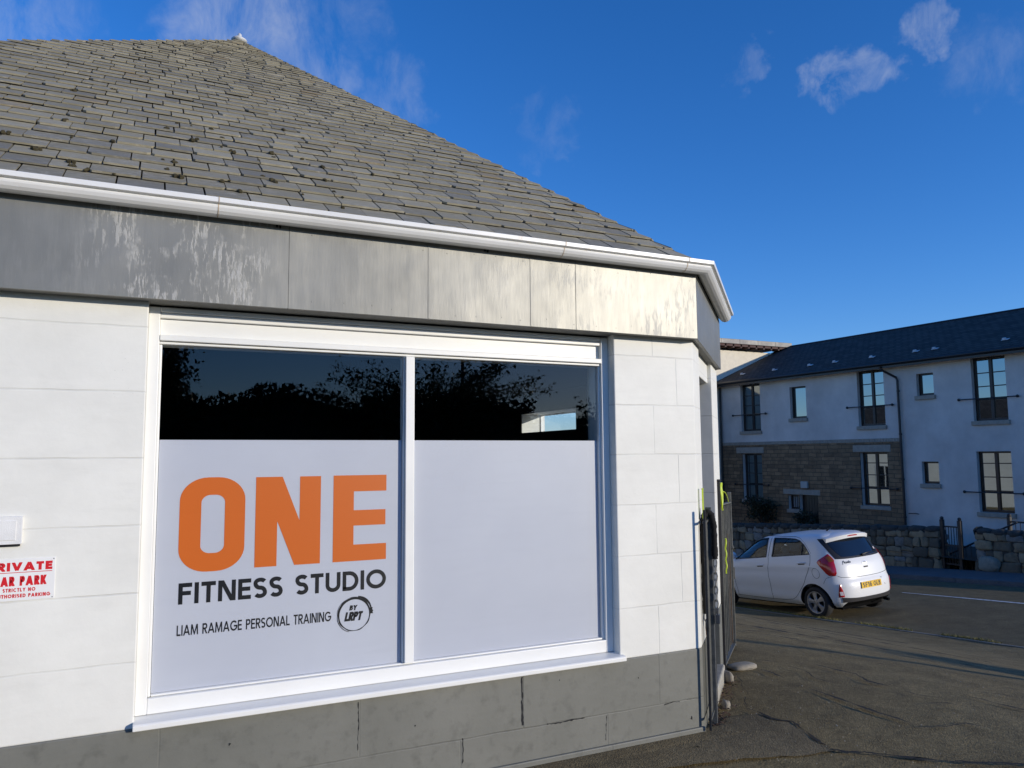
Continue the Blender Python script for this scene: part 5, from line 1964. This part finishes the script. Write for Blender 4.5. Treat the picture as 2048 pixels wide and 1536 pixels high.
# tail lamps
for sd_ in (1, -1):
    out_ = [(.76, .80), (.80, .845), (.86, .885), (.93, .935), (.985, .955), (1.03, .90), (1.08, .78), (1.13, .668)]
    in_ = [(.76, .69), (.80, .665), (.86, .655), (.93, .65), (.985, .64), (1.03, .618), (1.08, .632), (1.13, .655)]
    mb = MB()
    grid_patch(mb, lambda u, v: surf(sd_ * (lin(in_, .76 + .37 * v) + (lin(out_, .76 + .37 * v) - lin(in_, .76 + .37 * v)) * u), .76 + .37 * v, .005 + .016 * math.sin(math.pi * min(1, max(0, u))) ** .6 * math.sin(math.pi * v) ** .5), 12, 18)
    tl = mb.build("tail_lamp", M_tail, car, smooth=True)
    mb = MB()
    grid_patch(mb, lambda u, v: surf(sd_ * (.635 + .085 * u + .02 * v), 1.005 + .085 * v - .02 * u, .0225), 5, 5)
    mb.build("indicator_lens", M_amber, tl, smooth=True)
    # bumper reflector lamps
    mb = MB()
    o2 = [(.39, .715), (.45, .715), (.55, .70), (.62, .675)]
    i2 = [(.39, .615), (.45, .625), (.55, .650), (.62, .665)]
    grid_patch(mb, lambda u, v: surf(sd_ * (lin(i2, .39 + .22 * v) + (lin(o2, .39 + .22 * v) - lin(i2, .39 + .22 * v)) * u), .39 + .22 * v, .006 + .01 * math.sin(math.pi * u)), 8, 10)
    fl = mb.build("bumper_lamp", M_tail, car, smooth=True)
    mb = MB()
    grid_patch(mb, lambda u, v: surf(sd_ * (.63 + .055 * u + .012 * v), .42 + .065 * v, .0165), 4, 4)
    mb.build("reversing_lens", M_clear, fl, smooth=True)
mb = MB()
seam(mb, [(.66, .75), (.60, .725), (.3, .705), (0, .70), (-.3, .705), (-.60, .725), (-.66, .75)], .004)
for sd_ in (1, -1):
    seam(mb, [(sd_ * .665, .76), (sd_ * .74, .755), (sd_ * .86, .72), (sd_ * .95, .62)], .0025)
mb.build("panel_gap", M_seam, car)
# dark lower bumper
mb = MB()
grid_patch(mb, lambda u, v: surf((2 * u - 1) * (.665 - .03 * (1 - v)), .292 + (.062 + .03 * abs(2 * u - 1) ** 3) * v, .007), 30, 6)
mb.build("lower_bumper", NT("dark_lower_bumper", (.045, .043, .043), .35), car, smooth=True)
# number plate
xp = surf(0, .555)[0] - .012
mb = MB()
mb.box(xp - .004, xp + .006, -.26, .26, .50, .61)
pt = mb.build("number_plate", M_plate, car, bevel=.003)
mb = MB()
text_mesh(mb, "SF16", .19, lambda x, z, d: (xp - .0052 - d, -x, z), -.232, .005, .514, .597, track=.15)
mb.build("registration", M_trim, pt)
mb = MB()
text_mesh(mb, "GLB", .19, lambda x, z, d: (xp - .0052 - d, -x, z), .048, .232, .514, .597, track=.15)
mb.build("registration", M_trim, pt)
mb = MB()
mb.poly([surf(-.285, .64, .004), surf(-.325, .64, .004), surf(-.40, .50, .004), surf(-.385, .50, .004)])  # grey quad painting in the shade on the side of the plate recess
mb.build("plate_recess_shade", NT("shaded_bumper_recess", (.25, .24, .23), .5), car)
# badge and model script
mb = MB()
bx = lambda y, z: surf(y, z, .006)
ctr = (.0, .925)
for k in range(28):
    A, B_ = 2 * math.pi * k / 28, 2 * math.pi * (k + 1) / 28
    mb.poly([bx(ctr[0] + r1 * .058 * math.cos(a), ctr[1] + r1 * .033 * math.sin(a)) for r1, a in ((.80, A), (1, A), (1, B_), (.80, B_))])
bdg = mb.build("badge", M_chrome, car)
mb = MB()
for k in range(28):
    A, B_ = 2 * math.pi * k / 28, 2 * math.pi * (k + 1) / 28
    mb.poly([surf(ctr[0] + r1 * .058 * math.cos(a), ctr[1] + r1 * .033 * math.sin(a), .004) for r1, a in ((0.01, A), (.80, A), (.80, B_), (0.01, B_))])
mb.build("badge_field", M_trim, bdg)
mb = MB()
text_mesh(mb, "KIA", .20, lambda x, z, d: surf(-x, z, .0062 + d), -.034, .034, .912, .938, track=.14, wide=1.1)
mb.build("badge_letters", M_chrome, bdg)
mb = MB()
mb.obox(Vector(surf(0, .855, .006)), (.004, 0, 0), (0, .05, 0), (0, 0, .012))
mb.build("tailgate_catch", M_trim, car)
mb = MB()
# flowing script of the model name
SC = [[(0, -.35), (.02, .9), (.28, .95), (.30, .55), (.05, .45)], [(.45, .6), (.47, 0)], [(.78, .5), (.62, .6), (.55, .25), (.66, 0), (.8, .12)], [(1.12, .55), (.95, .6), (.88, .2), (1.0, 0), (1.12, .3), (1.14, 0)],
      [(1.26, .6), (1.28, 0)], [(1.28, .4), (1.42, .6), (1.5, .45), (1.52, 0)], [(1.72, .95), (1.70, .1), (1.82, 0)], [(1.62, .62), (1.84, .62)], [(2.05, .6), (1.92, .35), (2.02, 0), (2.18, .1), (2.2, .5), (2.05, .6)]]
for line in SC:
    for q4 in stroke_quads(line, .12):
        mb.poly([surf(.50 - (px * .075 + .02 * py), .955 + py * .045, .004) for px, py in q4])
mb.build("model_script", M_trim, car)

# roof spoiler, high brake light, aerial
mb = MB()
secs = []
for i in range(25):
    y = -.555 + 1.11 * i / 24
    k = abs(y) / .555
    xt = -.355 + .13 * k ** 2.6
    zt = 1.452 - .052 * k ** 2.2
    zf = 1.484 - .072 * k ** 2.2
    secs.append([(.10, y * .97, zf - .012), (-.12, y * .985, zf - .004), (xt + .03, y, zt), (xt, y, zt - .014), (xt + .016, y, zt - .080), (xt + .08, y * .98, zt - .092), (-.04, y * .95, zt - .11)])
mb.sweep(secs)
spo = mb.build("spoiler", M_paint, car, smooth=True)
spo.data.set_sharp_from_angle(angle=R(50))
mb = MB()
mb.sweep([[(-.3525 + .03 * (y / .13) ** 2 * .2, y, z) for z in (1.400, 1.422)] for y in rng(-.13, .13, 8)], False)
mb.build("brake_light", M_tail, spo)
mb = MB()
mb.tube([(.22, 0, 1.475), (.20, 0, 1.50), (.05, 0, 1.59)], [.022, .014, .004], 8)
mb.build("aerial", M_trim, car, smooth=True)

# seats seen through the glass
for (sx_, sy_) in ((1.15, .34), (1.15, -.34), (.28, .34), (.28, -.34)):
    mb = MB()
    mb.sweep([[(sx_ + dx + (z - .55) * -.25, sy_ + w_ * u, z) for dx, u in ((-.07, -1), (.07, -.9), (.08, 0), (.07, .9), (-.07, 1), (-.09, 0))] for z, w_ in ((.55, .23), (.8, .24), (1.0, .21), (1.06, .15))])
    mb.box(sx_ - .05, sx_ + .45, sy_ - .23, sy_ + .23, .50, .62)
    mb.ball((sx_ - .17, sy_, 1.15), .05, .12, .085, 10, 6)
    mb.build("seat", M_seat, car, bevel=.02)
mb = MB()
mb.box(1.72, 2.0, -.6, .6, .80, .95)
mb.tube([(1.62 + .04 * math.sin(a), .34 + .18 * math.cos(a), .95 + .16 * math.sin(a)) for a in [2 * math.pi * i / 20 for i in range(21)]], .016, 6)
mb.build("dashboard", M_trim, car, bevel=.02)

# wheels
def wheel():
    root = MB()
    prof_ = [(-.085, .19), (-.09, .225), (-.085, .258), (-.065, .273), (0, .277), (.065, .273), (.082, .258), (.088, .225), (.080, .198), (.06, .194)]
    rings = [[(r * math.cos(2 * math.pi * i / 40), y, r * math.sin(2 * math.pi * i / 40)) for (y, r) in prof_] for i in range(41)]
    root.sweep(rings, False)
    w = root.build("wheel", M_tyre, None, smooth=True)
    b_ = MB()
    # rim lip
    pl_ = [(.075, .200), (.082, .196), (.080, .180), (.060, .174), (-.05, .170)]
    b_.sweep([[(r * math.cos(2 * math.pi * i / 40), y, r * math.sin(2 * math.pi * i / 40)) for (y, r) in pl_] for i in range(41)], False)
    for k in range(5):
        a = 2 * math.pi * k / 5 + R(18)
        ca, sa = math.cos(a), math.sin(a)
        def PT(r, t, y): return (r * ca - t * sa, y, r * sa + t * ca)
        sec = []
        for (r, hw_, y) in ((.02, .030, .070), (.06, .030, .072), (.10, .034, .070), (.14, .046, .066), (.178, .066, .064)):
            sec.append([PT(r, -hw_, y - .012), PT(r, -hw_ * .8, y), PT(r, 0, y + .004), PT(r, hw_ * .8, y), PT(r, hw_, y - .012), PT(r, hw_ * .8, y - .03), PT(r, -hw_ * .8, y - .03)])
        b_.sweep(sec)
    b_.sweep([[(r * math.cos(2 * math.pi * i / 24), y, r * math.sin(2 * math.pi * i / 24)) for i in range(24)] for (y, r) in ((.045, .055), (.078, .055), (.082, .03), (.082, .004))])
    b_.build("rim", M_alloy, w, smooth=True).data.set_sharp_from_angle(angle=R(35))
    d = MB()
    d.sweep([[(r * math.cos(2 * math.pi * i / 32), .02, r * math.sin(2 * math.pi * i / 32)) for i in range(32)] for r in (.175, .004)])
    for k in range(5):
        a = 2 * math.pi * k / 5 + R(54)
        d.ball((.034 * math.cos(a), .083, .034 * math.sin(a)), .008, .003, .008, 8, 4)
    d.build("brake_disc", M_trim, w)
    return w
w0 = wheel()
def copy_tree(o, parent):
    c = o.copy()
    COL.objects.link(c)
    c.parent = parent
    for chd in list(o.children):
        copy_tree(chd, c)
    return c
first = True
for (wx, sd_) in ((0, 1), (0, -1), (2.385, 1), (2.385, -1)):
    w = w0 if first else copy_tree(w0, car)
    if first: w.parent = car
    first = False
    w.location = (wx, sd_ * .695, .277)
    w.rotation_euler = (0, R(11 * (wx + 1)), 0 if sd_ > 0 else math.pi)
mb = MB()
mb.tube([(-.50, -.42, .235), (-.60, -.42, .225)], .026, 10)
mb.box(-.36, 2.5, -.52, .52, .145, .199)
mb.build("underbody", M_under, car)
